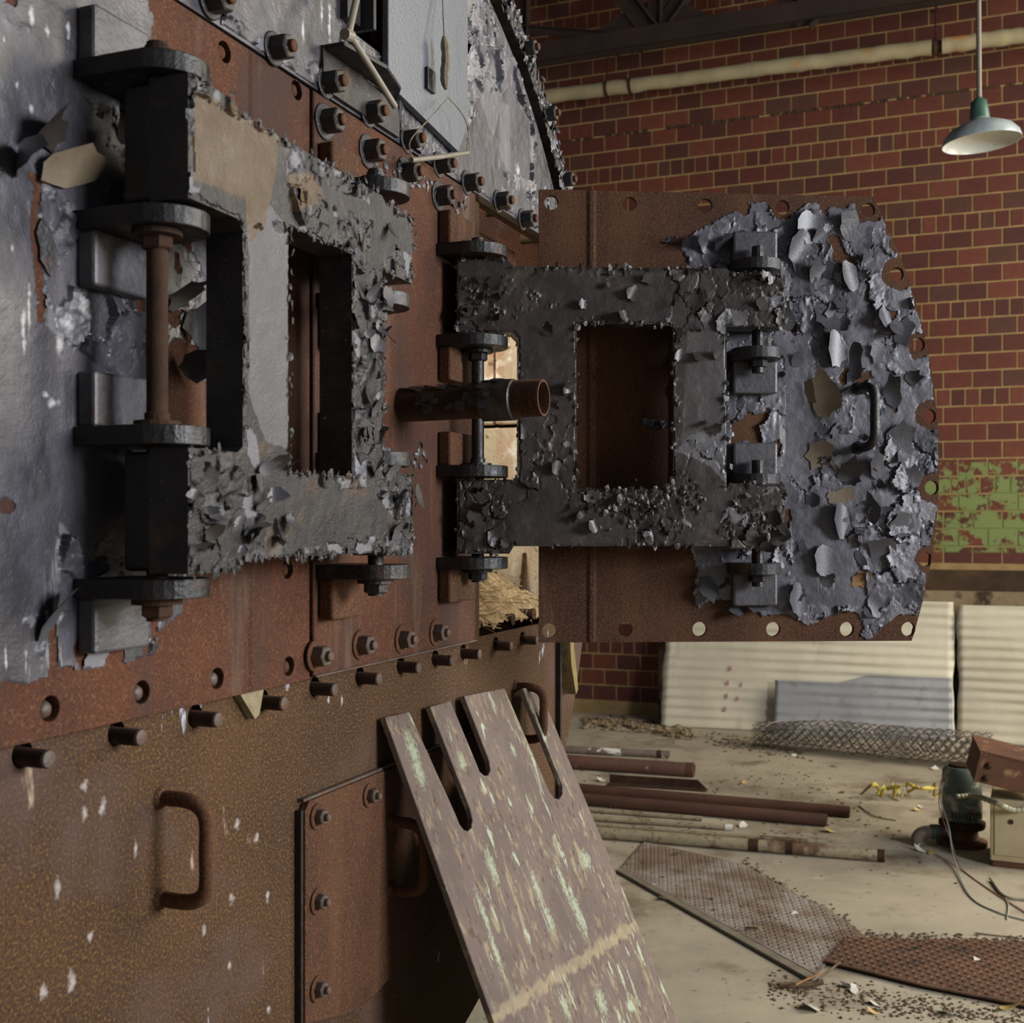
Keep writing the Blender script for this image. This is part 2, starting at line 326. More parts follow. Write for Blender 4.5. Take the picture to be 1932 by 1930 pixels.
def paint(name, parent, base, polys, step, cell, lift, seed, m, holes=(), rag=.006, flaky=.5, miss=.1, calm=(), tanp=(), dark=0., pale=.1, shapef=None, th=.0016, vs_=1.5, rag2=None, cdrop=.3, clean=(), lightp=(), darkp=()):
    """a coat of old paint: a relief mesh of lifting, cracked, partly lost flakes over the plane (polygons in local a, z)"""
    xs = [p[0] for q in polys for p in q]; zs = [p[1] for q in polys for p in q]
    X, Z = np.meshgrid(np.arange(min(xs)-.01, max(xs)+.01, step), np.arange(min(zs)-.01, max(zs)+.01, step), indexing='ij')
    wx = (fbm(X*28, Z*28, seed)-.5); wz = (fbm(X*28, Z*28, seed+50)-.5); w2 = (fbm(X*170, Z*170, seed+70, 3)-.5); w3 = (fbm(X*170, Z*170, seed+90, 3)-.5)
    Xr = X+rag*(2.4*wx+1.2*w2); Zr = Z+rag*(2.4*wz+1.2*w3)
    ins = np.zeros(X.shape, bool)
    for q in polys: ins |= inside(Xr, Zr, q)
    for q in clean: ins &= inside(X, Z, q)
    for q in holes: ins &= ~inside(Xr, Zr, q)
    if shapef is not None: ins &= shapef(X, Z)
    vx = X+cell*.9*wx+cell*.25*w2; vz = (Z+cell*.9*wz+cell*.25*w3)/vs_
    f1, f2, ci, cj, dx, dy = voro(vx, vz, cell, seed)
    r1 = hsh(ci, cj, seed+11); r2 = hsh(ci, cj, seed+12); r3 = hsh(ci, cj, seed+13); r4 = hsh(ci, cj, seed+14); r5 = hsh(ci, cj, seed+15)
    dens = fbm(X*6, Z*6, seed+31, 3)
    quiet = np.zeros(X.shape, bool)
    for q in calm: quiet |= inside(Xr, Zr, q)
    act = (dens > (.5+(.5-flaky)*.5)) & ~quiet
    ang = r2*6.283; along = (dx*np.cos(ang)+dy*np.sin(ang))/cell
    up = np.clip(along+.35, 0, 1.1)**1.6*lift*(r1 > .45)*(.35+r3)
    hgt = th+(fbm(X*60, Z*60, seed+41)-.5)*th*.9+np.where(act, up, 0)+(fbm(X*9, Z*9, seed+43, 2)-.5)*.0015
    # second, finer generation of chips
    c2 = cell*.38; g1, g2, di, dj, ex, ey = voro(vx+.5, vz+.3, c2, seed+3)
    q1 = hsh(di, dj, seed+21); q2 = hsh(di, dj, seed+22)*6.283; q3 = hsh(di, dj, seed+23)
    act2 = (fbm(X*11, Z*11, seed+33, 3) > .56+(.5-flaky)*.3) & ~quiet
    hgt += np.where(act2 & (q1 > .4), np.clip((ex*np.cos(q2)+ey*np.sin(q2))/c2+.35, 0, 1)**1.5*lift*.6*q3, 0)
    edge = (f2-f1) < step*1.2; hgt = np.where(edge & act & (r4 > .35), th*cdrop, hgt)
    gone = act & (r5 < miss) | (act2 & (q3 < miss*.8)); ins &= ~gone
    hgt = np.maximum(hgt, .0003)
    k = ins[:-1, :-1] & ins[1:, :-1] & ins[1:, 1:] & ins[:-1, 1:]
    used = np.zeros(X.shape, bool); used[:-1, :-1] |= k; used[1:, :-1] |= k; used[1:, 1:] |= k; used[:-1, 1:] |= k
    brd = np.zeros(X.shape, bool); kk = np.zeros((X.shape[0]+1, X.shape[1]+1), bool); kk[1:-1, 1:-1] = k
    full = kk[:-1, :-1] & kk[1:, :-1] & kk[1:, 1:] & kk[:-1, 1:]; brd = used & ~full
    hgt = np.where(brd & (fbm(X*40, Z*40, seed+61, 2) > .42), -.0005, hgt)
    idx = np.full(X.shape, -1); n = int(used.sum()); idx[used] = np.arange(n)
    F = np.stack([idx[:-1, :-1][k], idx[1:, :-1][k], idx[1:, 1:][k], idx[:-1, 1:][k]], 1)
    co = np.stack([X[used], -(base+hgt[used]), Z[used]], 1).astype(np.float32)
    me = bpy.data.meshes.new(name); me.vertices.add(n); me.vertices.foreach_set('co', co.ravel())
    nf = len(F); me.loops.add(nf*4); me.loops.foreach_set('vertex_index', F.astype(np.int32).ravel())
    me.polygons.add(nf); me.polygons.foreach_set('loop_start', np.arange(0, nf*4, 4, dtype=np.int32)); me.polygons.foreach_set('loop_total', np.full(nf, 4, np.int32))
    me.polygons.foreach_set('use_smooth', np.ones(nf, bool)); me.update(calc_edges=True)
    me.set_sharp_from_angle(angle=math.radians(38))
    tone = np.clip(dark+.55*(fbm(X*5, Z*5, seed+81, 3)-.5)+.35*(r3-.5)*act+.3*(q1-.5)*act2, 0, 1)
    pl = np.where(act & (r5 > 1-pale), .9, 0)+np.where(act2 & (q3 > 1-pale*.7), .8, 0)
    tn = np.zeros(X.shape)
    for q in tanp: tn = np.maximum(tn, np.where(inside(Xr, Zr, q), .85, 0))
    for q, val in lightp: pl = np.where(inside(Xr, Zr, q), np.maximum(pl, val), pl)
    for q, val in darkp: tone = np.where(inside(Xr, Zr, q), np.clip(tone+val, 0, 1), tone)
    for an, ar in (('tone', tone), ('pale', np.clip(pl, 0, 1)), ('tan', tn)):
        t = me.attributes.new(an, 'FLOAT', 'POINT'); t.data.foreach_set('value', ar[used].astype(np.float32))
    me.materials.append(m)
    return put(name, me, parent)

def flake_geo(mb, a, h, z, sx, sz, rot, curl, lift, seed, ax=0., th=.0008):
    """one curled chip of paint standing off the plane"""
    rnd = random.Random(seed); R = 14; rings = 4; top = []
    rad = [1+rnd.uniform(-.28, .22) for _ in range(R)]
    for k in range(rings+1):
        for i in range(R if k else 1):
            q = 2*math.pi*i/R; r = k/rings*(rad[i]); x = r*math.cos(q)*sx; y = r*math.sin(q)*sz
            d = (x*math.cos(ax)+y*math.sin(ax))/max(sx, sz)
            hh = h+lift*(d+.9)*.5+curl*max(0, d+.4)**2
            top.append((a+x*math.cos(rot)-y*math.sin(rot), -hh, z+x*math.sin(rot)+y*math.cos(rot)))
    f = [(0, 1+i, 1+(i+1) % R) for i in range(R)]
    for k in range(1, rings):
        b0 = 1+(k-1)*R; b1 = 1+k*R
        f += [(b0+i, b1+i, b1+(i+1) % R, b0+(i+1) % R) for i in range(R)]
    n = len(top); v = top+[(p[0], p[1]+th, p[2]) for p in top]
    g = f+[tuple(j+n for j in reversed(q)) for q in f]; b = 1+(rings-1)*R
    g += [(b+i, b+n+i, b+n+(i+1) % R, b+(i+1) % R) for i in range(R)]
    mb.add(v, g)
def flakes(parent, fr, h, lst, m, name='paint_flake', seed=1):
    """lst of (px, py, width px, height px, rot, curl, lift, axis)"""
    for k, q in enumerate(lst):
        a, z = fr.hit(q[0], q[1], h); a1, _ = fr.hit(q[0]+q[2]/2, q[1], h); _, z1 = fr.hit(q[0], q[1]-q[3]/2, h)
        mb = MB(); mm = q[8] if len(q) > 8 else m
        flake_geo(mb, 0, 0, 0, abs(a1-a), abs(z1-z), q[4], q[5], q[6], seed+k, q[7])
        mb.out(name, mm, parent, Matrix.Translation((a, -h-.0025, z)), True, 50)
def chips(name, parent, h, pts, m, smin, smax, seed, lift=.006):
    """many small chips as one mesh; pts: list of (a, z)"""
    mb = MB(); rnd = random.Random(seed)
    for a, z in pts:
        n = rnd.randint(4, 6); s = rnd.uniform(smin, smax); r0 = rnd.uniform(0, 6.28); tl = rnd.uniform(0, 6.28); L_ = rnd.uniform(.2, 1)*lift; v = [(a, -h-.002-L_*.5, z)]
        for i in range(n):
            q = r0+2*math.pi*i/n; rr = s*rnd.uniform(.6, 1.2)*(1 if i % 2 else .8); x = rr*math.cos(q); y = rr*math.sin(q)*1.3
            v.append((a+x, -h-.001-L_*max(0, .5+.6*(math.cos(q-tl))), z+y))
        mb.add(v, [(0, 1+i, 1+(i+1) % n) for i in range(n)])
    o = mb.out(name, m, parent); o['kind'] = 'stuff'; return o
def scatter_line(segs, n, w, seed):
    rnd = random.Random(seed); out = []; tot = [math.dist(p, q) for p, q in segs]
    for _ in range(n):
        p, q = rnd.choices(segs, tot)[0]; t = rnd.random(); out.append((p[0]+(q[0]-p[0])*t+rnd.gauss(0, w), p[1]+(q[1]-p[1])*t+rnd.gauss(0, w)))
    return out
def handle(parent, a0, z0, z1, out_, r, m, da=0., h0=0., name='handle'):
    zc = [z0, z1]; s = 1 if z1 > z0 else -1; p = []
    q = .022
    p = [(a0, -h0+.002, z0), (a0+da*.4, -h0-out_*.55, z0), (a0+da*.8, -h0-out_*.86, z0+s*q*.3), (a0+da, -h0-out_, z0+s*q), (a0+da, -h0-out_, (z0+z1)/2), (a0+da, -h0-out_, z1-s*q), (a0+da*.8, -h0-out_*.86, z1-s*q*.3), (a0+da*.4, -h0-out_*.55, z1), (a0, -h0+.002, z1)]
    mb = MB().tube(smooth_path(p, 4), r, 12)
    for z in zc: mb.ring((a0, -h0+.001, z), (0, -1, 0), [(r*1.6, 0), (r*1.45, .003), (r*1.05, .007)], 12)
    return mb.out(name, m, parent, smooth=True, sharp=60)
# ------------------------------------------------------------------ the setting
tag(mk('floor', [(-14, -9, 0), (16, -9, 0), (16, 16, 0), (-14, 16, 0), (-14, -9, -.2), (16, -9, -.2), (16, 16, -.2), (-14, 16, -.2)],
   [(0, 1, 2, 3), (7, 6, 5, 4), (0, 4, 5, 1), (1, 5, 6, 2), (2, 6, 7, 3), (3, 7, 4, 0)], M['concrete']), kind='structure')
ceil = MB()
for i in range(40):
    x = -9+i*.42; ceil.box(x, x+.41, -1.5, 12.0, 7.2, 7.24)
tag(ceil.out('ceiling', M['roof'], basis=W.m @ Matrix.Translation((0, 0, 0))), kind='structure')
aL, aR = W.hit(-300, 900)[0], W.hit(2450, 900)[0]
wall = tag(MB().box(aL, aR, -.25, -.003, 0, 7.2).out('wall_back', M['mortar'], basis=W.m), kind='structure')
RH, SL = .1330, .2080
a0 = W.hit(1835.6, 455)[0]; zt = W.hit(1865, 398)[1]
def brick_mesh(wd, k, i):
    rnd = random.Random(i*31+k); o = [rnd.uniform(-.0015, .0015) for _ in range(4)]; y = -.0005*(i+1)
    a, b, c, d = (.007, .007), (wd-.007, .007+o[0]), (wd-.007+o[1], RH-.007), (.007+o[2], RH-.007+o[3])
    mb = MB().prism([a, b, c, d], -.03, .0+y*-1)
    me = bpy.data.meshes.new('brick'); me.from_pydata(mb.v, [], mb.f); me.materials.append(BM[k]); return me
meshes = {}
for k in range(5):
    for i in range(3):
        for wd, nm in ((SL, 's'), (SL/2, 'h')): meshes[nm, k, i] = brick_mesh(wd, k, i)
cells = []; rb = random.Random(3)
aLb, aRb, aPl = W.hit(830, 900)[0]-4.2, W.hit(2080, 900)[0], W.hit(1262, 1100)[0]
r = -30
while True:
    z1 = zt-r*RH; z0 = z1-RH
    if z0 < 0: break
    if z1 <= 7.15:
        hd = (r % 5 == 0); wd = SL/2 if hd else SL; off = a0+(SL/4 if hd else (0 if r % 2 else SL/2))
        n0 = int(math.floor((aLb-off)/wd)); n1 = int(math.ceil((aRb-off)/wd))
        for n in range(n0, n1):
            a = off+n*wd
            if z0 < 1.25 and a > aPl: continue
            cells.append((a, z0, 'h' if hd else 's', rb.choices(range(5), (5, 3, 2.2, 1.3 if not hd else 3, 3))[0], rb.randrange(3)))
    r += 1
def size(c):
    P = W.m @ Vector((c[0], 0, c[1])); px = CX+FP*P.x/P.y; py = HY-FP*(P.z-H)/P.y
    vis = 0 < py < 1110 and (1050 < px < 1932) and not (px < 1755 and py > 375)
    return (0 if vis else 1, P.y)
cells.sort(key=size)
for c in cells[:300]:
    put('brick', meshes[c[2], c[3], c[4]], wall, Matrix.Translation((c[0], 0, c[1])))
mb = MB(); ix = []
for c in cells[300:]:
    me = meshes[c[2], c[3], c[4]]; mb.add([(v.co.x+c[0], v.co.y, v.co.z+c[1]) for v in me.vertices], [tuple(p.vertices) for p in me.polygons]); ix += [c[3]]*len(me.polygons)
tag(mk('brickwork', mb.v, mb.f, None, wall, mats=BM, midx=ix), kind='stuff')
# crumbled joint running along the wall
mb = MB(); rj = random.Random(5)
pj0, pj1 = W.hit(1045, 268), W.hit(1800, 168); n = 130; zrow = zt-round((zt-W.hit(1400, 221)[1])/RH)*RH
for i in range(n):
    if rj.random() < .35: continue
    a = pj0[0]+(pj1[0]+.8-pj0[0])*i/n; s = rj.uniform(.008, .016); mb.box(a, a+rj.uniform(.02, .045), -.01, rj.uniform(.002, .012), zrow-s, zrow+s*rj.uniform(.3, 1))
tag(mb.out('crumbled_joint', M['ledge'], wall), kind='stuff')
aP2 = W.hit(1250, 1200)[0]
pl = MB().prism([(aP2, 0), (aR, 0), (aR, 1.10), (aP2, 1.10)], -.005, .13).out('trim_plinth', M['plinth'], basis=W.m); tag(pl, kind='structure')
tag(MB().box(W.hit(1000, 1100)[0], aR, -.004, .035, 1.10, 1.258).out('trim_ledge', M['ledge'], basis=W.m), kind='structure')

# insulated pipe along the wall
def wp(px, py, h): a, z = W.hit(px, py, h); return W.m @ Vector((a, -h, z))
ip = empty('heating_pipe', W.m.copy()); tag(ip, 'long pale lagged pipe hung high along the brick wall', 'pipe')
za = W.hit(1015, 183, .35)[1]; zb = W.hit(1750, 90, .35)[1]; aa, ab = W.hit(940, 183, .35)[0], W.hit(1764, 90, .35)[0]; sl = (zb-za)/(ab-aa)
ac = W.hit(2100, 90, .35)[0]
def lag(x0, x1, n):
    rn = random.Random(int(x0*10)); p = []; rr = []
    for i in range(n+1):
        x = x0+(x1-x0)*i/n; p.append((x, -.35, za+sl*(x-aa)+rn.uniform(-.004, .004))); rr.append(.058+rn.uniform(-.004, .004))
    return MB().tube(p, rr, 14)
lag(aa, ab-.02, 40).out('lagging', M['lagging'], ip, smooth=True); lag(ab+.05, ac, 24).out('lagging', M['lagging'], ip, smooth=True)
MB().tube([(ab-.1, -.35, za+sl*(ab-aa)), (ab+.1, -.35, za+sl*(ab-aa))], .04, 12).out('bare_pipe', M['dark_rust'], ip, smooth=True)
for px in (1145, 1190, 1765):
    a = W.hit(px, 100, .35)[0]; z = za+sl*(a-aa)
    MB().ring((a, -.35, z), (1, 0, 0), [(.064, -.012), (.064, .012)], 14).tube([(a, -.35, z+.06), (a, -.30, z+.35), (a, 0, z+.4)], .006, 6).out('hanger', M['dark_rust'], ip)

# roof truss in front of the wall
tr = empty('roof_truss', W.m.copy()); tag(tr, 'dark riveted steel roof truss in front of the top of the brick wall', 'roof truss')
hT = .8
def tp(px, py): a, z = W.hit(px, py, hT); return (a, z)
zc0 = tp(1163, 98)[1]; zc1 = zc0+.14
c0, c1 = tp(860, 100)[0], tp(2100, 60)[0]
for s in (0, 1):
    hh = hT+(.06 if s else -.06)
    MB().prism([(c0, zc0), (c1, zc0), (c1, zc1), (c0, zc1)], hh-.006, hh+.006).box(c0, c1, min(hh, hT+.0), max(hh, hT+.0), zc0, zc0+.012).out('chord', M['steel_dark'], tr)
nd = (tp(1236, 85)[0], zc0+.07)
MB().prism([(nd[0]-.55, zc0+.01), (nd[0]+.45, zc0+.01), (nd[0]+.38, zc0+.2), (nd[0]+.1, zc0+.34), (nd[0]-.12, zc0+.34), (nd[0]-.5, zc0+.18)], hT-.012, hT+.012).out('gusset', M['steel_dark'], tr)
def member(p, q, wd, name='brace', d=.05):
    p, q = Vector(p), Vector(q); e = (q-p).normalized(); n = Vector((-e.y, e.x))*wd/2
    MB().prism([tuple(p-n), tuple(q-n), tuple(q+n), tuple(p+n)], hT+.012, hT+.024).prism([tuple(p-n), tuple(q-n), tuple(q-n*.7), tuple(p-n*.7)], hT-.03, hT+d).out(name, M['steel_dark'], tr)
member(nd, (nd[0]-.95, nd[1]+1.35), .15); member(nd, (nd[0]+.80, nd[1]+1.0), .11)
member((nd[0]+.0, nd[1]), (nd[0]+.03, nd[1]+1.5), .12)
member((nd[0]-.25, zc0+.1), (nd[0]-1.6, zc0+.1+.30), .06)
member((tp(990, 60)[0], zc0), (tp(990, 60)[0], zc0+1.5), .08)
member((tp(1520, 60)[0], zc0), (tp(1520, 60)[0]-.85, zc0+1.2), .12); member((tp(1520, 60)[0], zc0), (tp(1520, 60)[0]+1.2, zc0+1.0), .12)
MB().box(c0, c1, hT-.06, hT+.06, zc0+1.55, zc0+1.7).out('chord', M['steel_dark'], tr)

# pendant lamp
Yl = 6.0; lp = at(1852, 268, Yl); lamp = empty('pendant_lamp', loc=lp); tag(lamp, 'old white enamel dome lamp with green cap hanging on a rod', 'lamp')
R = 71/FP*Yl
tilt = Matrix.Rotation(math.radians(-4), 4, 'Y')
MB().ring((0, 0, 0), (0, 0, 1), [(R, -.004), (R*1.0, .004), (R*.96, .03), (R*.80, .065), (R*.55, .088), (R*.28, .108), (R*.22, .125)], 40, False).out('shade', M['shade_out'], lamp, tilt, True, 60)
MB().ring((0, 0, 0), (0, 0, 1), [(R*.985, -.004), (R*.94, .027), (R*.78, .06), (R*.53, .082), (R*.26, .10), (0.001, .10)], 40, False).ring((0, 0, 0), (0, 0, 1), [(R, -.004), (R*.985, -.004)], 40, False).out('shade_lining', M['shade_in'], lamp, tilt, True, 60)
MB().ring((0, 0, 0), (0, 0, 1), [(R*.25, .115), (R*.24, .15), (R*.2, .205), (R*.1, .22), (R*.07, .225)], 24).out('socket_cap', M['green'], lamp, tilt, True, 50)
MB().ring((0, 0, 0), (0, 0, 1), [(.035, .05), (.045, .085), (.03, .10)], 16).out('socket', M['shade_in'], lamp, tilt, True, 50)
MB().tube([(-.012, 0, .21), (-.018, 0, 1.0), (-.02, 0, 7.2-lp.z)], .0125, 10).out('rod', M['rod'], lamp, smooth=True)

# corrugated sheets leaning on the plinth
def corr(name, label, a_0, a_1, top, hf0, hf1, ht, m, group=None, ragl=0., seed=0, zb=.0):
    na = 40; nz = 150; v = []; rnd = random.Random(seed); base = Vector(((a_0+a_1)/2, 0, 0)); ftop = top if callable(top) else (lambda a: top)
    for i in range(na+1):
        s = i/na; A = a_0+(a_1-a_0)*s; hf = hf0+(hf1-hf0)*s; zt_ = ftop(A)
        for j in range(nz+1):
            z = zb+(zt_-zb)*j/nz; h = hf+(ht-hf)*z/1.02+(.0040+.0016*math.sin(A*3.1+z*7+seed)+.0012*math.sin(A*9+z*19))*math.sin(2*math.pi*z/.076+.25*math.sin(A*2+seed))+.006*math.sin(A*2.3+z*5+seed)
            da = (ragl*(math.sin(z*9+seed)*.5+math.sin(z*23+seed)*.3)) if i in (0, na) else 0
            v.append((A+da-base.x, -h, z+.003))
    f = [(i*(nz+1)+j, (i+1)*(nz+1)+j, (i+1)*(nz+1)+j+1, i*(nz+1)+j+1) for i in range(na) for j in range(nz)]
    o = mk(name, v, f, m, basis=W.m @ Matrix.Translation(base), smooth=True, sharp=80)
    so = o.modifiers.new('gauge', 'SOLIDIFY'); so.thickness = .0012; so.offset = 0
    return tag(o, label, 'metal sheet', group)
A1, A2, A3 = W.hit(1247, 1300, .42)[0], W.hit(1797, 1300, .28)[0], W.hit(1463, 1330, .4)[0]
corr('corrugated_sheet', 'long cream painted corrugated metal sheet leaning on the wall behind the open door', A1, A2+.01, 1.02, .45, .29, .19, M['sheet'], ragl=.012, seed=1)
corr('corrugated_sheet', 'cream corrugated sheet at the right edge, past the dark gap', A2+.035, A2+1.9, 1.0, .30, .30, .20, M['sheet'], ragl=.014, seed=4)
s1 = [o for o in C.objects if o.name == 'corrugated_sheet'][0]
for px, py in ((1376, 1262), (1372, 1289), (1371, 1313), (1369, 1337), (1392, 1318), (1398, 1292)):
    a, z = W.hit(px, py, .36); w_ = .012 if px < 1380 else .008
    hh = .45+(.29-.45)*(a-A1)/(A2-A1); hh = hh+(.19-hh)*z/1.02+.0075
    MB().prism([(a-w_, z-.02), (a+w_, z-.016), (a+w_*.8, z+.02), (a-w_*.7, z+.018)], hh, hh+.0015).out('red_mark', M['red_mark'], s1, (W.m @ Matrix.Translation(((A1+A2+.01)/2, 0, 0))).inverted() @ W.m)
zg = lambda a: .40 if a < A3+.48 else (.40+min(1, (a-A3-.48)/.2)*.065)
corr('corrugated_sheet', 'short bare grey corrugated sheet in front of the cream one', A3, A2+.002, zg, .50, .335, .25, M['sheet_grey'], ragl=.006, seed=7)
# ------------------------------------------------------------------ the boiler
boil = empty('boiler', B.m @ Matrix.Translation((0, 0, 0))); tag(boil, 'huge rusted boiler front with peeling grey and black paint and hinged doors', 'boiler')
BI = B.m.inverted()
def bh(px, py, h=0.): return B.hit(px, py, h)
zT, zB = H+.614, H-.216            # top and bottom seam of the door belt
lipR = 1.0
arc = lambda r, q0, q1, n: [(r*math.cos(q0+(q1-q0)*i/n), ZC+r*math.sin(q0+(q1-q0)*i/n)) for i in range(n+1)]
studs = [bh(*p) for p in ((45, 1428), (222, 1388), (370, 1355), (497, 1325), (595, 1299), (680, 1279), (757, 1258), (822, 1245), (875, 1233), (936, 1218), (986, 1207))]
rO = .93; q1 = math.asin((zT-ZC)/rO); q0 = math.asin((zB-ZC)/rO); aO = T(2.075)
opening = [(aO, zB)]+arc(rO, q0, q1, 24)+[(aO, zT)]
sl0, sl1 = bh(650, 50)[0], bh(716, 50)[0]; slot = [(sl0, H+.735), (sl1, H+.735), (sl1, H+.93), (sl0, H+.93)]
rvt = [(bh(95, 1337, .018)), bh(268, 1306, .018), bh(410, 1280, .018), bh(545, 1257, .018), bh(543, 1074, .018), bh(424, 98, .018), bh(560, 170, .018)]
ro = lambda q: 1.025 if .12 < q < 2.2 else 1.06
fp = MB().prism([(ro(q)*math.cos(q), ZC-.02+ro(q)*math.sin(q)) for q in [i*2*math.pi/140-1.6 for i in range(140)]], -.015, 0, [opening, slot]+[circ(a-.002, z+.003, .0145, 14) for a, z in studs]).out('front_plate', M['rust_low'], boil)
for i, (a, z) in enumerate(studs):
    pr = [(.0098, -.012)]
    for k in range(15): d = -.008+k*.0024; pr += [(.0098, d), (.0088, d+.0012)]
    pr += [(.0098, .03), (.008, .032)]
    ts = MB().ring((a, 0, z), (0, -1, 0), pr, 14).out('threaded_stud', M['dark_rust'], boil, smooth=True, sharp=30)
    MB().ring((a, -.0315, z), (0, -1, 0), [(.0092, 0), (.0085, .0015), (.005, .0024)], 14).out('stud_tip', M['iron'], ts, smooth=True)  # paler tip puts the light on the stud end into its colour
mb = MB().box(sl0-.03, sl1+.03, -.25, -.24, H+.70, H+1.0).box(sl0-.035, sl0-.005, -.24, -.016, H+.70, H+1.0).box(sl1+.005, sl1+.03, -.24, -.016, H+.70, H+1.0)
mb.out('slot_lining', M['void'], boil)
# shell, tube sheet, lining
mb = MB().ring((0, .016, ZC), (0, 1, 0), [(.985, 0), (.985, 1.8)], 72, False); mb.out('shell', M['rust'], boil, smooth=True)
mb = MB().ring((0, .016, ZC), (0, 1, 0), [(.97, 0), (.97, .9), (.02, .9)], 72, False); mb.out('shell_lining', M['rust_red'], boil, smooth=True, sharp=60)
MB().ring((0, 1.8, ZC), (0, 1, 0), [(.985, 0), (.985, .015)], 60).out('rear_plate', M['rust'], boil)
for a_ in (-.42, .28):
    MB().prism([(a_-.12, 0), (a_+.12, 0), (a_+.12, ZC-.90), (a_-.12, ZC-.85)], -.75, -.35).out('support_leg', M['dark_rust'], boil)
# firebrick lining seen through the open doorway: courses of separate bricks
rf = random.Random(4); k = 0
zf = H-.20
while zf < H+.44:
    hgt = .215
    for j in range(3):
        hh0 = -.055-j*.115-(.05 if k % 2 else 0); x = .86-rf.uniform(0, .012)
        zz = zf-ZC+hgt/2; xm = math.sqrt(max(.1, .955**2-zz*zz))
        o = MB().box(min(x, xm-.07), xm-.01, hh0-.11, hh0, zf+.003, zf+hgt-.003).out('firebrick', M['fire'], boil); bevel(o, .005, 2)
    zf += hgt; k += 1
# frame strip beside the doorway
MB().box(T(2.018), aO+.002, -.035, -.002, zB-.0, zT).box(T(2.018), T(2.026), -.035, .006, zB, zT).out('door_post', M['rust'], boil)
# rough nest of fibre lying on the bottom of the doorway
def heap():
    v = []; na, nh = 60, 40
    a_0, a_1, h0, h1 = aO+.005, .84, -.02, -.50
    X, Y_ = np.meshgrid(np.linspace(a_0, a_1, na), np.linspace(h0, h1, nh), indexing='ij')
    Zz = zB-.01+.02*fbm(X*30, Y_*30, 5)+(.16*np.clip((-Y_-.02)/.3, 0, 1)**.8)+.03*fbm(X*90, Y_*40, 9)
    zz = np.minimum(Zz, 9)
    f = [(i*nh+j, i*nh+j+1, (i+1)*nh+j+1, (i+1)*nh+j) for i in range(na-1) for j in range(nh-1)]
    mb = MB().add([(X.flat[i], -Y_.flat[i], zz.flat[i]) for i in range(na*nh)], f); rn = random.Random(9)
    for _ in range(500):
        i = rn.randrange(na*nh); p = Vector((X.flat[i], -Y_.flat[i], zz.flat[i]+.004)); d = Vector((rn.gauss(0, 1), rn.gauss(0, .6), rn.gauss(0, .25))).normalized()*rn.uniform(.015, .04); s = Vector((0, 0, .0018))
        mb.add([p-d, p+d, p+d+s, p-d+s], [(0, 1, 2, 3)])
    tag(mb.out('fibre_nest', M['straw'], boil), kind='stuff')
heap()
for p in ((955, 1168), (995, 1158), (936, 398), (1000, 450)):
    a, z = bh(p[0], p[1], -.03); MB().ring((a, .05, z), (0, -1, 0), [(.011, 0), (.011, .03), (.0125, .03), (.0125, .036)], 12).out('threaded_stud', M['dark_rust'], boil)
# doorway inner flange, with the dark fold of plate seen above the hinge
fl = [(aO, zB)]+arc(rO, q0, q1, 24)+[(aO, zT)]
fi = [(aO+.02, zB+.035)]+arc(rO-.055, math.asin((zB+.035-ZC)/(rO-.055)), math.asin((zT-.02-ZC)/(rO-.055)), 24)+[(aO+.02, zT-.02)]
MB().prism(fl, -.10, -.09, [fi]).out('inner_flange', M['rust'], boil)
mb = MB(); p = [(aO+.03, zT-.02), (aO+.10, zT-.03), (aO+.19, zT-.17), (aO+.17, zT-.22), (aO+.03, zT-.21)]
mb.prism(p, -.20, -.19); mb.out('baffle_plate', M['dark_rust'], boil)

# closed left door (a slab with a joggle near its meeting edge), centre panel, upper plate
aM = T(1.437); aF = bh(478, 1150, .02)[0]
q2, q3 = math.pi-math.asin((zT-ZC)/lipR), math.pi-math.asin((zB-ZC)/lipR)
outer = [(aM, zB), (aM, zT-.004)]+arc(lipR, q2, q3, 20)
cd = MB().prism(outer, .001, .018, [circ(a, z, .0135, 16) for a, z in rvt]).out('closed_door', M['rust_red'], boil); bevel(cd, .0015, 1)
MB().slab([(aF-.008, .0181), (aF+.008, .0181), (aF+.003, .0205), (aF-.003, .0205)], zB+.001, zT-.005).out('fold_ridge', M['rust_red'], cd)
for i, (a, z) in enumerate(rvt):
    MB().ring((a-.003, -.001, z-.001), (0, -1, 0), [(.0098, 0), (.0098, .010), (.0075, .0145), (.003, .0165)], 14).out('rivet', M['iron'] if i < 3 else M['rust_red'], cd, smooth=True, sharp=50)
cp = MB().box(T(1.442), T(2.008), .001, .022, zB+.002, zT-.004).out('centre_panel', M['rust_red'], boil); bevel(cp, .002, 1)
MB().box(T(1.442), T(2.008), .0222, .026, zB+.002, zB+.0045).out('weld_ledge', M['iron'], cp)
up = [(-.999, zT)]; qa = math.asin((zT-ZC)/.965)
upo = arc(.965, qa, math.pi-qa, 60)
up = MB().prism(upo, .001, .020, [slot]).out('upper_plate', M['enamel'], boil); bevel(up, .0015, 1)
pz = lambda px, py, h: bh(px, py, h)
zu = zT+.001
polyU = [(-.95, zu), (.95, zu)]+arc(.963, qa, math.pi-qa, 40)[1:-1]
sh = [bh(716, 300, .02), bh(880, 275, .02), bh(880, -60, .02), bh(716, -60, .02)]
ra = bh(716, 100, .02)[0]; rb_ = bh(868, 100, .02)[0]; rz = H+.655
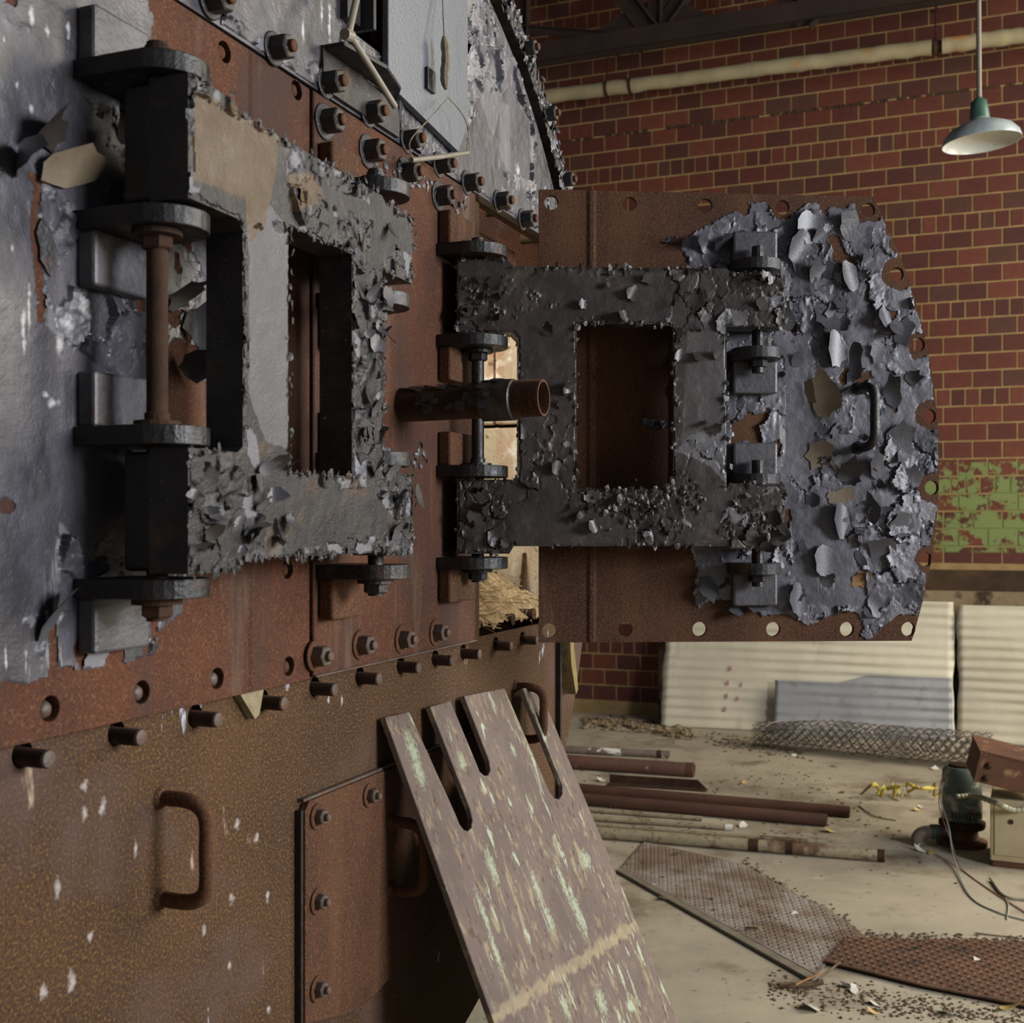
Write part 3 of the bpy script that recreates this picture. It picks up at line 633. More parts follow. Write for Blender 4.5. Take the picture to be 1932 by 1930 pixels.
paint('paint_layer', up, .020, [[(-.50, zu), (.80, zu), (.80, H+1.12), (-.50, H+1.12)]], .0026, .040, .010, 101, M['enamel'],
      lightp=[([bh(*q, .02) for q in ((850, 60), (900, 40), (960, 120), (930, 260), (900, 180), (880, 240), (862, 150))], .45), ([bh(*q, .02) for q in ((940, 190), (960, 200), (962, 330), (944, 300))], .5)],
      holes=[[(sl0-.003, H+.732), (sl1+.003, H+.732), (sl1+.003, 4), (sl0-.003, 4)]], rag=.003, flaky=.62, miss=.08, pale=.16,
      calm=[[bh(*q, .02) for q in ((330, -40), (640, -40), (640, 120), (560, 120))], [bh(*q, .02) for q in ((960, 160), (1000, 230), (1000, 340), (930, 320), (930, 200))]],
      shapef=lambda X, Z: (np.hypot(X, Z-ZC) < .960) & (Z > zu+.0005))
o = MB().prism([(ra, rz+.03), (rb_-.04, rz), (rb_, rz+.06), (rb_, H+1.0), (ra, H+1.0)], .024, .036).out('raised_sheet', M['smooth'], boil); bevel(o, .002, 2)
MB().box(sl0-.05, sl0-.012, .021, .034, H+.74, H+1.0).out('rib', M['enamel_worn'], boil)
MB().box(sl0-.010, sl0-.002, .021, .055, H+.735, H+1.0).out('rib', M['enamel_worn'], boil)
# shadow gap and outer rim
def annulus(r0, r1, a_0, a_1, n): return arc(r1, a_0, a_1, n)+arc(r0, a_1, a_0, n)
rim = MB().prism(annulus(.988, 1.032, .14, 2.3, 60), -.012, .030).out('rim', M['enamel_worn'], boil)
qr = [math.atan2(z-ZC, a) for a, z in (bh(935, 6, .03), bh(988, 115, .03), bh(1025, 226, .03), bh(1060, 345, .03))]
qs = (qr[-1]-qr[0])/3

# bolts: nut + stud end, with its washer as a child
def hexm(r, hh, name='bolt'):
    mb = MB().ring((0, 0, 0), (0, -1, 0), [(r*.92, .0), (r, .0015), (r, hh-.002), (r*.88, hh)], 6, ph=.2)
    mb.ring((0, 0, 0), (0, -1, 0), [(r*.48, hh-.001), (r*.48, hh+.006), (r*.36, hh+.0075)], 14)
    me = bpy.data.meshes.new(name); me.from_pydata(mb.v, [], mb.f); me['n'] = 12; return me
def washm(r):
    mb = MB().ring((0, 0, 0), (0, -1, 0), [(r, 0), (r, .0028), (r*.93, .0036)], 22); me = bpy.data.meshes.new('washer'); me.from_pydata(mb.v, [], mb.f); return me
HX = {}
def bolt(parent, a, z, h, r, wr, m, mw, hh=None, rot=0.):
    key = (r, wr, m, mw)
    if key not in HX:
        x, y = hexm(r, hh or r*1.15), washm(wr); x.materials.append(M[m]); x.materials.append(M['iron'] if m == 'iron' else M['rust']); x.polygons.foreach_set('material_index', [0 if len(p.vertices) != 14 and abs(p.center.y) < (hh or r*1.15)-.0005 or len(p.vertices) == 6 else 1 for p in x.polygons]); y.materials.append(M[mw]); HX[key] = (x, y)
    o = put('bolt', HX[key][0], parent, Matrix.Translation((a, -h-.0034, z)) @ Matrix.Rotation(rot, 4, 'Y'))
    put('washer', HX[key][1], o, Matrix.Translation((0, .0034, 0))); return o
rh = random.Random(2)
for p in ((605, 1237), (690, 1216), (768, 1206), (832, 1193)):
    a, z = bh(p[0]-12, p[1], .022); bolt(boil, a, z, .022, .0155, .0225, 'iron', 'rust', rot=rh.uniform(0, 1))
for p in ((415, 2), (534, 92), (632, 157), (712, 213), (785, 264), (845, 311), (898, 345), (957, 380), (1003, 414), (540, -60), (880, -40)):
    a, z = bh(p[0]-18, p[1], .022); bolt(boil, a, z, .021, .0170, .0225, 'enamel_worn', 'enamel_worn', hh=.024, rot=rh.uniform(0, 1))
for p in ((627, 230), (708, 286), (778, 326), (842, 370)):
    a, z = bh(p[0]-16, p[1], .022); bolt(boil, a, z, .022, .0175, .026, 'enamel_worn', 'enamel_worn', hh=.024, rot=rh.uniform(0, 1))
for k in range(-10, 4):
    q = qr[0]+qs*k
    if not .16 < q < 2.3: continue
    a, z = 1.010*math.cos(q), ZC+1.010*math.sin(q)
    bolt(boil, a, z, .030, .0155, .020, 'enamel_worn', 'enamel_worn', hh=.02, rot=rh.uniform(0, 1))
# ragged paint remains along the rim
cr = []
for _ in range(420):
    q = rh.uniform(.45, 1.5); r_ = rh.choice((.990, 1.03, 1.01))+rh.gauss(0, .006); cr.append((r_*math.cos(q), ZC+r_*math.sin(q)))
chips('paint_chips', boil, .030, cr, M['flake'], .004, .010, 31, .008)

# paint on the closed door
pB = lambda L, h=.018: [bh(x, y, h) for x, y in L]
mainP = pB([(-120, -60), (262, -60), (288, 40), (282, 90), (300, 130), (392, 300), (396, 480), (404, 640), (385, 770), (392, 830), (388, 1050), (352, 1118), (342, 1162), (303, 1192), (293, 1238), (238, 1250), (182, 1265), (120, 1263), (48, 1292), (-120, 1290)])
paint('paint_layer', cd, .018, [mainP], .0021, .034, .008, 7, M['enamel'], rag=.0045, flaky=.42, miss=.10, pale=.12,
      holes=[pB([(300, 700), (330, 640), (372, 655), (392, 760), (392, 830), (290, 830)]), pB([(95, 1170), (104, 1180), (112, 1275), (95, 1275)]), pB([(60, 335), (70, 335), (80, 600), (70, 600)]), pB([(0, 945), (22, 948), (26, 965), (0, 968)])],
      calm=[pB([(-120, 330), (60, 330), (70, 700), (110, 900), (110, 1150), (-120, 1200)])], dark=.0,
      shapef=lambda X, Z: (Z > zB+.002) & (Z < zT-.006))
# big loose flaps on the left; the black one paints a dark hole
flakes(cd, B, .018, [(75, 250, 90, 70, .3, .03, .015, 2.0, M['flake_dark']), (118, 318, 110, 66, .35, .02, .022, 1.2, M['flake_tan']), (84, 470, 34, 110, .1, .0, .004, 0, M['soot']),
    (15, 300, 60, 60, .0, .03, .012, 3.0), (88, 1150, 40, 110, -.4, .03, .014, 2.6), (240, 240, 60, 90, .1, .02, .02, .8), (365, 620, 40, 90, .1, .02, .016, 0),
    (350, 690, 36, 60, .2, .03, .018, .4), (330, 560, 40, 50, .5, .02, .014, 1)], M['flake'], seed=40)
# paint bits on the centre panel
chips('paint_chips', cp, .022, scatter_line([(bh(610, 250, .02), bh(660, 330, .02)), (bh(690, 290, .02), bh(880, 390, .02)), (bh(735, 880, .02), bh(800, 860, .02))], 110, .010, 3), M['flake'], .002, .007, 8, .006)

# ------------------------------------------------------------------ hinge brackets
def bracket(parent, a_0, a_1, h0, hp, zl, up_, m='soot', mp='pad', pin=None, fr=None):
    """an angle bracket: pad on the plate, lug with rounded end carrying the pin"""
    r = (a_1-a_0)/2; am = (a_0+a_1)/2; th = .020
    o = [(a_0, h0+.001), (a_1, h0+.001), (a_1, hp)]+[(am+r*math.cos(q), hp+r*math.sin(q)) for q in [math.pi*i/14 for i in range(1, 14)]]+[(a_0, hp)]
    lug = MB().slab(o, zl, zl+th).out('hinge_lug', M[m], parent); bevel(lug, .003, 2)
    z0, z1 = (zl+th-.001, zl+th+.058) if up_ else (zl-.058, zl+.001)
    pad = MB().box(a_0+.006, a_1, h0+.001, h0+.025, z0, z1).out('hinge_pad', M[mp], parent); bevel(pad, .004, 2)
    return lug
ZL = [(.462, 1), (.306, 0), (.082, 1), (-.076, 0)]
def pinset(parent, a, h, m='soot'):
    MB().ring((a, -h, H-.10), (0, 0, 1), [(.011, 0), (.011, .60)], 14).out('hinge_pin', M[m], parent, smooth=True, sharp=50)
    for z in (-.0765, .3055):
        MB().ring((a, -h, H+z), (0, 0, -1), [(.026, 0), (.026, .006), (.016, .007)], 20).ring((a, -h, H+z-.006), (0, 0, -1), [(.017, 0), (.017, .012), (.014, .014)], 6).out('pin_nut', M[m], parent)
    for z in (.4825, .1025):
        MB().ring((a, -h, H+z), (0, 0, 1), [(.024, 0), (.024, .005), (.013, .006), (.013, .013), (.010, .015)], 16).out('pin_washer', M[m], parent)
for (t0, t1, tp_, par, hb) in ((.972, 1.066, 1.008, cd, .018), (1.446, 1.535, 1.482, cp, .022), (1.838, 1.950, 1.903, cp, .022)):
    hp = .072 if tp_ > 1.8 else .098
    for i, (z, u_) in enumerate(ZL): bracket(par, T(t0), T(t1), hb, hp, H+z, u_, mp='pad' if par is cd else 'rust', m='soot')
    pinset(boil, T(tp_), hp, 'dark_rust' if par is cd else 'soot')

# ------------------------------------------------------------------ swing yokes
YO = [(0, -.050), (.09, -.050), (.098, -.037), (.469, -.037), (.476, -.042), (.572, -.042), (.572, .072), (.476, .072), (.469, .062), (.469, .345), (.476, .345), (.572, .345), (.572, .436), (.476, .440), (.469, .446),
      (.098, .446), (.088, .457), (0, .457), (0, .331), (.095, .331), (.106, .320), (.106, .085), (.095, .078), (0, .078)]
YH = [(.207, .062), (.375, .062), (.375, .348), (.207, .348)]
def yoke(basis, sx, mb_, label):
    S = lambda L: [(x*sx, z+H) for x, z in L]
    y = MB().prism(S(YO), -.048, -.001, [S(YH)]).out('hinge_yoke', M[mb_], boil, basis); y['label'] = label
    for zz in ((-.048, .076), (.333, .455)):
        k = MB().box(.002, .088*sx, -.082, -.049, H+zz[0], H+zz[1]).out('knuckle', M['soot'], y); bevel(k, .004, 2)
    for zz in ((-.040, .070), (.347, .436)):
        k = MB().box(.49*sx, .570*sx, -.078, -.049, H+zz[0], H+zz[1]).out('knuckle', M['soot'], y); bevel(k, .004, 2)
    return y, S
def ysegs(S):
    o = S(YO); h_ = S(YH); sg = [(o[i], o[(i+1) % len(o)]) for i in range(len(o))]+[(h_[i], h_[(i+1) % 4]) for i in range(4)]
    return sg
be = math.radians(-1.5)
b1 = Matrix.Translation((T(.992), -.150, 0)) @ Matrix.Rotation(-be, 4, 'Z')
y1, S1 = yoke(b1, .93, 'enamel_worn', 'grey and tan peeling swing yoke folded against the boiler')
wm = B.m @ b1; Y1 = Frame((wm[0][3], wm[1][3]), (wm[0][0], wm[1][0]), (-wm[0][1], -wm[1][1]))
yp = lambda L: [Y1.hit(x, y) for x, y in L]
paint('paint_layer', y1, -.001, [S1(YO)], .0017, .024, .0080, 23, M['enamel_worn'], holes=[S1(YH)], rag=.0030, flaky=.62,
      darkp=[(yp([(672, 500), (735, 500), (735, 900), (672, 900)]), .55), (yp([(640, 400), (720, 420), (800, 500), (800, 560), (735, 560), (690, 480)]), .35), (yp([(345, 840), (800, 880), (800, 1060), (345, 1090)]), .14)], miss=.10, pale=.10, vs_=1.2,
      calm=[yp([(362, 170), (540, 280), (540, 420), (470, 420), (455, 380), (365, 350)]), yp([(468, 430), (548, 440), (548, 850), (500, 830), (468, 760)]), yp([(540, 340), (700, 420), (790, 500), (780, 420), (620, 350)]), yp([(540, 920), (700, 920), (760, 1000), (540, 1040)])],
      tanp=[yp([(362, 170), (450, 200), (525, 265), (520, 330), (500, 425), (472, 460), (460, 370), (365, 340)]), yp([(545, 330), (600, 330), (610, 380), (548, 400)])],
      lightp=[(yp([(468, 430), (510, 390), (548, 440), (548, 850), (500, 830), (470, 740)]), .55), (yp([(370, 230), (470, 280), (480, 350), (380, 330)]), .5)])
chips('paint_chips', y1, .001, scatter_line(ysegs(S1), 330, .0022, 5), M['enamel_worn'], .0020, .0062, 12, .0035)
rr_ = random.Random(77); lst = []
for (x0, x1, ya, yb, n) in ((680, 728, 520, 860, 16), (520, 790, 300, 560, 10), (470, 560, 840, 1020, 8), (700, 790, 880, 1010, 7), (355, 480, 870, 1040, 12)):
    for _ in range(n):
        x, y = rr_.uniform(x0, x1), rr_.uniform(ya, yb)
        if x0 == 520 and (y-300 < (x-520)*.55+10 or y-300 > (x-520)*.55+110): continue
        s = rr_.uniform(9, 22); lst.append((x, y, s, s*rr_.uniform(.7, 1.8), rr_.uniform(-1.5, 1.5), rr_.uniform(.003, .010), rr_.uniform(.002, .008), rr_.uniform(0, 6.28), M['flake' if rr_.random() < .6 else 'flake_dark']))
flakes(y1, Y1, .002, lst, M['flake'], seed=90)

aY2, _ = D.hit(862, 900, .09)
b2 = BI @ D.m @ Matrix.Translation((aY2, -.090, 0))
y2, S2 = yoke(b2, 1.0, 'enamel_black', 'black peeling swing yoke carrying the open door')
wm = B.m @ b2; Y2 = Frame((wm[0][3], wm[1][3]), (wm[0][0], wm[1][0]), (-wm[0][1], -wm[1][1]))
yp2 = lambda L: [Y2.hit(x, y) for x, y in L]
paint('paint_layer', y2, -.001, [S2(YO)], .0021, .028, .0060, 57, M['enamel_black'], holes=[S2(YH)], rag=.0024, flaky=.44, miss=.04, pale=.03, dark=.0, vs_=1.1,
      calm=[yp2([(960, 520), (1270, 520), (1270, 600), (1100, 600)]), yp2([(960, 950), (1180, 950), (1180, 1030), (960, 1030)]), yp2([(1290, 700), (1370, 700), (1370, 830), (1290, 830)])],
      lightp=[(yp2([(1275, 850), (1300, 820), (1372, 800), (1372, 915), (1340, 880)]), .75), (yp2([(1300, 600), (1370, 600), (1370, 850), (1285, 840)]), .22)])
chips('paint_chips', y2, .001, scatter_line(ysegs(S2), 220, .0022, 15)+scatter_line([(yp2([(1130, 960)])[0], yp2([(1330, 940)])[0]), (yp2([(870, 560)])[0], yp2([(940, 580)])[0]), (yp2([(1380, 980)])[0], yp2([(1470, 1010)])[0])], 160, .016, 16), M['enamel_black'], .0022, .0068, 22, .005)
lst = []
for (x0, x1, ya, yb, n) in ((868, 955, 520, 620, 7), (868, 955, 915, 1030, 7), (1000, 1075, 620, 900, 7), (1070, 1350, 930, 1020, 8), (1280, 1365, 620, 900, 5), (1390, 1480, 520, 600, 4), (1390, 1480, 930, 1030, 7), (1000, 1250, 520, 600, 5)):
    for _ in range(n):
        x, y = rr_.uniform(x0, x1), rr_.uniform(ya, yb); s = rr_.uniform(10, 28); lst.append((x, y, s, s*rr_.uniform(.6, 1.5), rr_.uniform(-1.5, 1.5), rr_.uniform(.003, .010), rr_.uniform(.001, .006), rr_.uniform(0, 6.28)))
flakes(y2, Y2, .002, lst, M['flake_dark'], seed=190)

# ------------------------------------------------------------------ the open door
bD = BI @ D.m
dh = lambda x, y, h=0.: D.hit(x, y, h)
cxd, rd = -.30, 1.035
dtop, dbot = dh(1300, 362)[1], dh(1300, 1211)[1]
qt = math.asin((dh(1655, 371)[1]-ZC)/rd); qb = math.asin((dbot-ZC)/rd)
arcd = lambda r, q0_, q1_, n: [(cxd+r*math.cos(q0_+(q1_-q0_)*i/n), ZC+r*math.sin(q0_+(q1_-q0_)*i/n)) for i in range(n+1)]
dout = [(0, dbot)]+arcd(rd, qb, qt, 30)+[(.0, dh(1017, 357)[1])]
hl = [(1040, 382), (1188, 385), (1331, 388), (1476, 391), (1638, 396), (1692, 517), (1732, 650), (1753, 785), (1758, 920), (1746, 1055), (1714, 1187), (1598, 1187), (1459, 1187), (1320, 1187), (1180, 1187), (1036, 1190)]
hl = [dh(*p) for p in hl]
od = MB().prism(dout, -.011, 0, [circ(a, z, .0132, 20) for a, z in hl]).out('open_door', M['rust'], boil, bD); bevel(od, .0012, 1)
od['label'] = 'open half-round door plate, bare rust at the hinge side and blistered grey paint beyond'
af = dh(1116, 800)[0]
MB().slab([(af-.009, .0001), (af+.009, .0001), (af+.003, .0028), (af-.003, .0028)], dbot+.001, dtop-.001).out('fold_ridge', M['rust'], od)
dp = [dh(*p) for p in ((1282, 500), (1286, 450), (1330, 425), (1380, 400), (1402, 380), (1440, 378), (1462, 408), (1498, 402), (1520, 380), (1600, 390), (1650, 372))]
dpl = dp+list(reversed(arcd(rd-.001, qb, qt, 30)))[0:]+[dh(*p) for p in ((1725, 1185), (1700, 1165), (1668, 1188), (1640, 1207), (1622, 1200), (1600, 1170), (1570, 1165), (1520, 1180), (1480, 1160), (1440, 1165), (1425, 1140), (1380, 1135), (1345, 1130), (1318, 1155), (1305, 1120), (1312, 1060), (1300, 1030), (1270, 900), (1262, 700), (1275, 560))]
paint('paint_layer', od, 0., [dpl], .0022, .046, .0095, 211, M['enamel_door_lit'], rag=.0055, flaky=.70, miss=.04, pale=.16, vs_=1.5, dark=-.02, th=.0022,
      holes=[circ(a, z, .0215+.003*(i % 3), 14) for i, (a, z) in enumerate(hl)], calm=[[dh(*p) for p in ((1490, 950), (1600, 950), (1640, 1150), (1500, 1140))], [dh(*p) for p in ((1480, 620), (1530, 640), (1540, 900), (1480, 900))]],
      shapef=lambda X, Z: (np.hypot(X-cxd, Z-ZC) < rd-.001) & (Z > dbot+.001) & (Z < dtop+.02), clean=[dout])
sm = [dh(*p) for p in ((1180, 770), (1210, 785), (1270, 800), (1268, 815), (1225, 808), (1200, 800))]
paint('paint_patch', od, 0., [sm, [dh(*p) for p in ((1240, 455), (1280, 445), (1285, 470), (1262, 462))]], .002, .012, .006, 31, M['enamel'], rag=.004, flaky=.9, miss=.15, pale=.2)
dl = [(1552, 748, 60, 120, .1, .03, .016, .2, M['flake_tan']), (1545, 858, 56, 70, .1, .01, .006, .5, M['flake_tan']), (1505, 470, 50, 90, 0, .03, .010, 2.6), (1540, 520, 44, 60, .2, .02, .008, 2.2), (1525, 740, 20, 60, .2, .03, .012, 0, M['flake_tan']),
      (1585, 935, 66, 34, .3, .004, .003, .2, M['flake_tan']), (1625, 1092, 50, 34, .5, .006, .004, .3, M['leaf_brown']), (1500, 1130, 40, 80, .1, .03, .014, 3.0), (1700, 830, 60, 80, .2, .008, .004, 1, M['pad']), (1720, 900, 50, 50, .2, .008, .003, 1, M['pad']),
      (1585, 980, 40, 80, 0, .03, .010, 3.1), (1640, 960, 30, 70, .1, .03, .012, 0), (1600, 890, 44, 60, -.2, .03, .012, 1), (1650, 880, 40, 70, .4, .03, .014, 2), (1690, 620, 40, 46, .2, .02, .009, 4), (1665, 600, 36, 60, .1, .03, .010, 3.4),
      (1560, 600, 60, 60, .3, .015, .007, 4.4, M['pad']), (1600, 520, 40, 70, .1, .02, .008, 3.3), (1575, 660, 40, 90, .1, .025, .012, 3.0), (1610, 680, 26, 80, 0, .03, .012, .1), (1700, 990, 60, 60, .3, .01, .005, 2), (1560, 1060, 60, 70, .1, .01, .005, 3),
      (1660, 1040, 60, 70, .4, .01, .006, 1), (1530, 430, 60, 80, .2, .012, .006, 2.8), (1600, 430, 50, 70, .2, .012, .006, 2.0, M['pad']), (1480, 600, 40, 60, .1, .01, .006, 1.0), (1680, 740, 40, 70, .1, .02, .008, .6), (1370, 470, 50, 50, .2, .02, .006, 1.6), (1330, 460, 40, 40, .1, .02, .006, 2.6),
      (1335, 1110, 40, 60, .1, .02, .008, 4), (1430, 1140, 50, 36, .1, .02, .008, 4.4), (1390, 1148, 36, 26, .1, .02, .008, 4.4)]
for _ in range(50):
    x, y = rr_.uniform(1500, 1745), rr_.uniform(400, 1160)
    if math.hypot(D.hit(x, y)[0]-cxd, D.hit(x, y)[1]-ZC) > rd-.03 or any(math.dist(D.hit(x, y), q) < .035 for q in hl): continue
    s = rr_.uniform(16, 38); dl.append((x, y, s, s*rr_.uniform(.9, 2), rr_.uniform(-.7, .7), rr_.uniform(.003, .012), rr_.uniform(.001, .006), rr_.uniform(0, 6.28)))
dl = [(q[0], q[1], q[2]*.85, q[3]*.85, q[4], q[5]*.6, q[6]*.7)+tuple(q[7:]) for q in dl]
flakes(od, D, .001, dl, M['flake'], seed=300)
for i, (z, u_) in enumerate(ZL):
    a_0 = dh(1376, 500, .02)[0]; a_1 = dh(1466, 500, .02)[0]
    bracket(od, a_0, a_1, .001, .040, H+z-.012, u_, m='enamel_worn', mp='pad')
pa, ph_ = dh(1430, 500, .045)[0], .045
for z in (-.11, .27): MB().ring((pa, -ph_, H+z), (0, 0, 1), [(.011, 0), (.011, .225)], 14).out('hinge_pin', M['soot'], od)
for z in (-.088, .293): MB().ring((pa, -ph_, H+z), (0, 0, -1), [(.017, 0), (.017, .012), (.010, .014), (.010, .02)], 6).out('pin_nut', M['soot'], od)
a, z = dh(1618, 733, 0); _, z2 = dh(1618, 845, 0)
handle(od, a, z2, z, .055, .0085, M['soot'], da=.012)

# ------------------------------------------------------------------ lower plate fittings
a, z = bh(303, 1505); _, z2 = bh(303, 1695)
handle(boil, a, z2, z, .065, .0092, M['rust'])
a, z = bh(972, 1295); _, z2 = bh(972, 1393)
handle(boil, a, z2, z, .062, .0088, M['rust'])
ca0, cz1 = bh(575, 1515, .012); ca1 = T(2.31); cz0 = ZC-.83
cov = [(ca0+.012, cz1), (ca1-.25, cz1), (ca1, cz1-.08), (ca1-.05, cz1-.25), (ca1-.3, cz0+.05), (ca0+.16, cz0-.02), (ca0, cz0+.02), (ca0, cz1-.012)]
cv = MB().prism(cov, .001, .013).out('cover_plate', M['rust'], boil); bevel(cv, .0015, 2)
MB().box(ca0-.0075, ca0-.001, .0005, .0105, cz0+.02, cz1-.01).out('dark_gap_strip', M['soot'], boil)  # black strip paints the shade of the gap beside the cover
MB().box(ca0, ca1-.25, .0005, .010, cz1+.001, cz1+.005).out('weld_bead', M['iron'], boil)
for p in ((606, 1540), (606, 1700), (606, 1865), (704, 1500)):
    a, z = bh(p[0]-9, p[1], .013); bolt(boil, a, z, .013, .0115, .0185, 'iron', 'rust', hh=.011, rot=rh.uniform(0, 1))
a, z = bh(738, 1550, .013); _, z2 = bh(738, 1678, .013)
handle(boil, a, z2, z, .058, .0088, M['rust'], h0=.013)
# torn gasket felt on the seam and at the far edge
a, z = bh(462, 1322)
MB().prism([(a-.028, z+.012), (a-.012, z-.006), (a+.004, z-.024), (a+.014, z-.019), (a+.026, z+.018)], .001, .013).out('torn_felt', M['plaster'], boil)
a, z = bh(1054, 1212); e = bh(1060, 1300)
MB().prism([(a-.01, z+.02), (a+.012, z+.02), (e[0]+.028, e[1]-.002), (e[0]+.012, e[1]-.012), (a+.002, z-.05)], .001, .03).out('torn_felt', M['insul'], boil)
MB().box(a-.022, a-.012, .0005, .012, z-.35, z+.02).out('dark_seam', M['soot'], boil)
# bottom edge strip of the doorway in dark steel
a0_, z0_ = bh(888, 1075, .004); a1_, z1_ = bh(905, 1185, .004)
# ------------------------------------------------------------------ pipe stub
pc = Vector((T(1.711), 0, H+.193)); r0 = .0272
stub = MB().tube([(pc.x, .02, pc.z), (pc.x, -.05, pc.z), (pc.x, -.19, pc.z+.0015)], r0, 28).out('pipe_stub', M['dark_rust'], boil, smooth=True)
stub['label'] = 'threaded pipe stub pointing out of the boiler with a flaking black coupling'
MB().ring((pc.x, -.165, pc.z+.001), (0, -1, 0), [(.0285, 0), (.0325, .002), (.0325, .052), (.0300, .054)], 32).out('coupling', M['enamel_black'], stub, smooth=True, sharp=40)
pr = []
for k in range(17): d = .0+k*.0029; pr += [(.0293-d*.02, d), (.0268-d*.02, d+.00145)]
pr += [(.0282, .049), (.0248, .049), (.0243, .0)]
MB().ring((pc.x, -.217, pc.z+.002), (0, -1, 0), pr, 36, False).ring((pc.x, -.2171, pc.z+.002), (0, -1, 0), [(.0245, 0), (.0001, .0)], 20, False).out('threaded_end', M['rust'], stub, smooth=True, sharp=30)
cr = [(0, 0)]
mb = MB(); rn = random.Random(8)
for _ in range(70):
    q = rn.uniform(-.6, 3.6); yy = -rn.uniform(.05, .20); rr = r0+.001 if yy > -.165 else .0335; s = rn.uniform(.003, .008); e1 = Vector((-math.sin(q), 0, math.cos(q))); e0 = Vector((math.cos(q), 0, math.sin(q))); c = Vector((pc.x, yy, pc.z))+e0*rr
    mb.add([c-e1*s+Vector((0, -s*1.5, 0)), c+e1*s+Vector((0, -s, 0)), c+e1*s*.8+e0*.003+Vector((0, s*1.6, 0)), c-e1*s+e0*.002+Vector((0, s, 0))], [(0, 1, 2, 3)])
tag(mb.out('paint_chips', M['enamel_worn'], stub), kind='stuff')

# ------------------------------------------------------------------ upper bracket, rod and cord
a_, z_ = bh(604, 150, .021); a2_, z2_ = bh(748, 225, .021)
o = MB().prism([(a_, zT+.004), (a2_, zT+.004), (a2_, zT+.052), (a_+.03, zT+.066), (a_, zT+.066)], .021, .027).slab([(a_, .027), (a2_-.01, .027), (a2_-.05, .055), (a_+.10, .075), (a_, .060)], zT+.060, zT+.066).out('shelf_bracket', M['enamel_worn'], boil); bevel(o, .001, 1)
rod = empty('hanging_rod', loc=B.m @ Vector((*[bh(658, 64, .08)[0]], -.08, bh(658, 64, .08)[1])))
tag(rod, 'bent galvanised rod hanging in front of the dark slot at the top of the boiler', 'rod')
inv = rod.matrix_basis.inverted()
def bw(px, py, h): a, z = bh(px, py, h); return inv @ (B.m @ Vector((a, -h, z)))
inv = Matrix.Translation(-rod.location)
MB().tube([bw(745, 201, .095), bw(700, 128, .09), bw(664, 72, .085)], .0050, 10).out('lower_bar', M['rod'], rod, smooth=True)
MB().tube([bw(658, 62, .085), bw(672, 0, .085), bw(680, -90, .02)], .0050, 10).out('upper_bar', M['rod'], rod, smooth=True)
MB().ring(bw(650, 64, .085), bw(672, 72, .085)-bw(650, 64, .085), [(.008, 0), (.008, .018)], 12).out('joint', M['rod'], rod)
cord = empty('pull_cord', loc=B.m @ Vector((bh(838, 70, .06)[0], -.06, bh(838, 70, .06)[1]))); tag(cord, 'wrapped cord ending in a wire loop around a small wooden peg', 'cord')
inv = Matrix.Translation(-cord.location)
MB().tube(smooth_path([bw(833, -80, .037), bw(835, 0, .05), bw(838, 70, .06)], 5), .0012, 6).out('thin_cord', M['twine'], cord)
rt = [.003, .0065, .0075, .0065, .0075, .007, .008, .007, .0075, .006, .003]
pts = smooth_path([bw(838, 68, .06), bw(841, 110, .06), bw(839, 150, .06), bw(846, 188, .06)], 4)[:11]
MB().tube(pts, rt[:len(pts)], 8).out('wrapped_cord', M['twine'], cord)
MB().tube(smooth_path([bw(846, 184, .06), bw(812, 222, .065), bw(776, 262, .07), bw(774, 285, .07), bw(781, 302, .07)], 5), .0011, 6).out('wire_loop', M['twine'], cord)
MB().tube(smooth_path([bw(846, 184, .06), bw(872, 215, .065), bw(884, 248, .07), bw(880, 286, .07)], 5), .0011, 6).out('wire_loop', M['twine'], cord)
MB().tube([bw(776, 302, .07), bw(830, 296, .072), bw(882, 288, .07)], .0042, 10).out('peg', M['rod'], cord, smooth=True)
a, z = bh(806, 148, .036); o = MB().box(a-.010, a+.020, .037, .042, z-.02, z+.016).out('small_dark_block', M['soot'], boil)  # small black block over the raised sheet

# ------------------------------------------------------------------ the slotted plate leaning on the boiler
k_ = .405; ll = math.hypot(1, k_)
a1p, z1p = bh(727, 1353, .016); P1 = B.m @ Vector((a1p, -.016, z1p))
U = Vector((UB[0], UB[1], 0)); Vd = Vector((NB[0]*k_/ll, NB[1]*k_/ll, -1/ll)); NL = Vd.cross(U)
if NL.y > 0: NL = -NL
def lh(px, py):
    r = Vector(((px-CX)/FP, 1, (HY-py)/FP)); C0 = Vector((0, 0, H)); s = (P1-C0).dot(NL)/r.dot(NL); Q = C0+r*s-P1; return Q.dot(U), -Q.dot(Vd)
Lm = Matrix(((U[0], -NL[0], -Vd[0], P1.x), (U[1], -NL[1], -Vd[1], P1.y), (U[2], -NL[2], -Vd[2], P1.z), (0, 0, 0, 1)))
px_ = [(772, 1343), (859, 1535), (866, 1553), (875, 1565), (883, 1568), (890, 1562), (892, 1546), (888, 1528), (812, 1333), (850, 1322), (899, 1440), (905, 1455), (914, 1463), (921, 1463), (926, 1452), (923, 1434), (876, 1313), (952, 1298), (1030, 1478), (1037, 1494), (1046, 1505), (1055, 1508), (1062, 1498), (1061, 1480), (986, 1298), (1016, 1296)]
L0 = [lh(727, 1353)]+[lh(*p) for p in px_]
bl, br = lh(933, 1930), lh(1280, 1930); zf = -(P1.z/(1/ll))+.002
ext = lambda p, q: (q[0]+(q[0]-p[0])*(zf-q[1])/(q[1]-p[1]), zf)
out_ = L0+[ext(lh(1016, 1296), br), ext(lh(727, 1353), bl)]
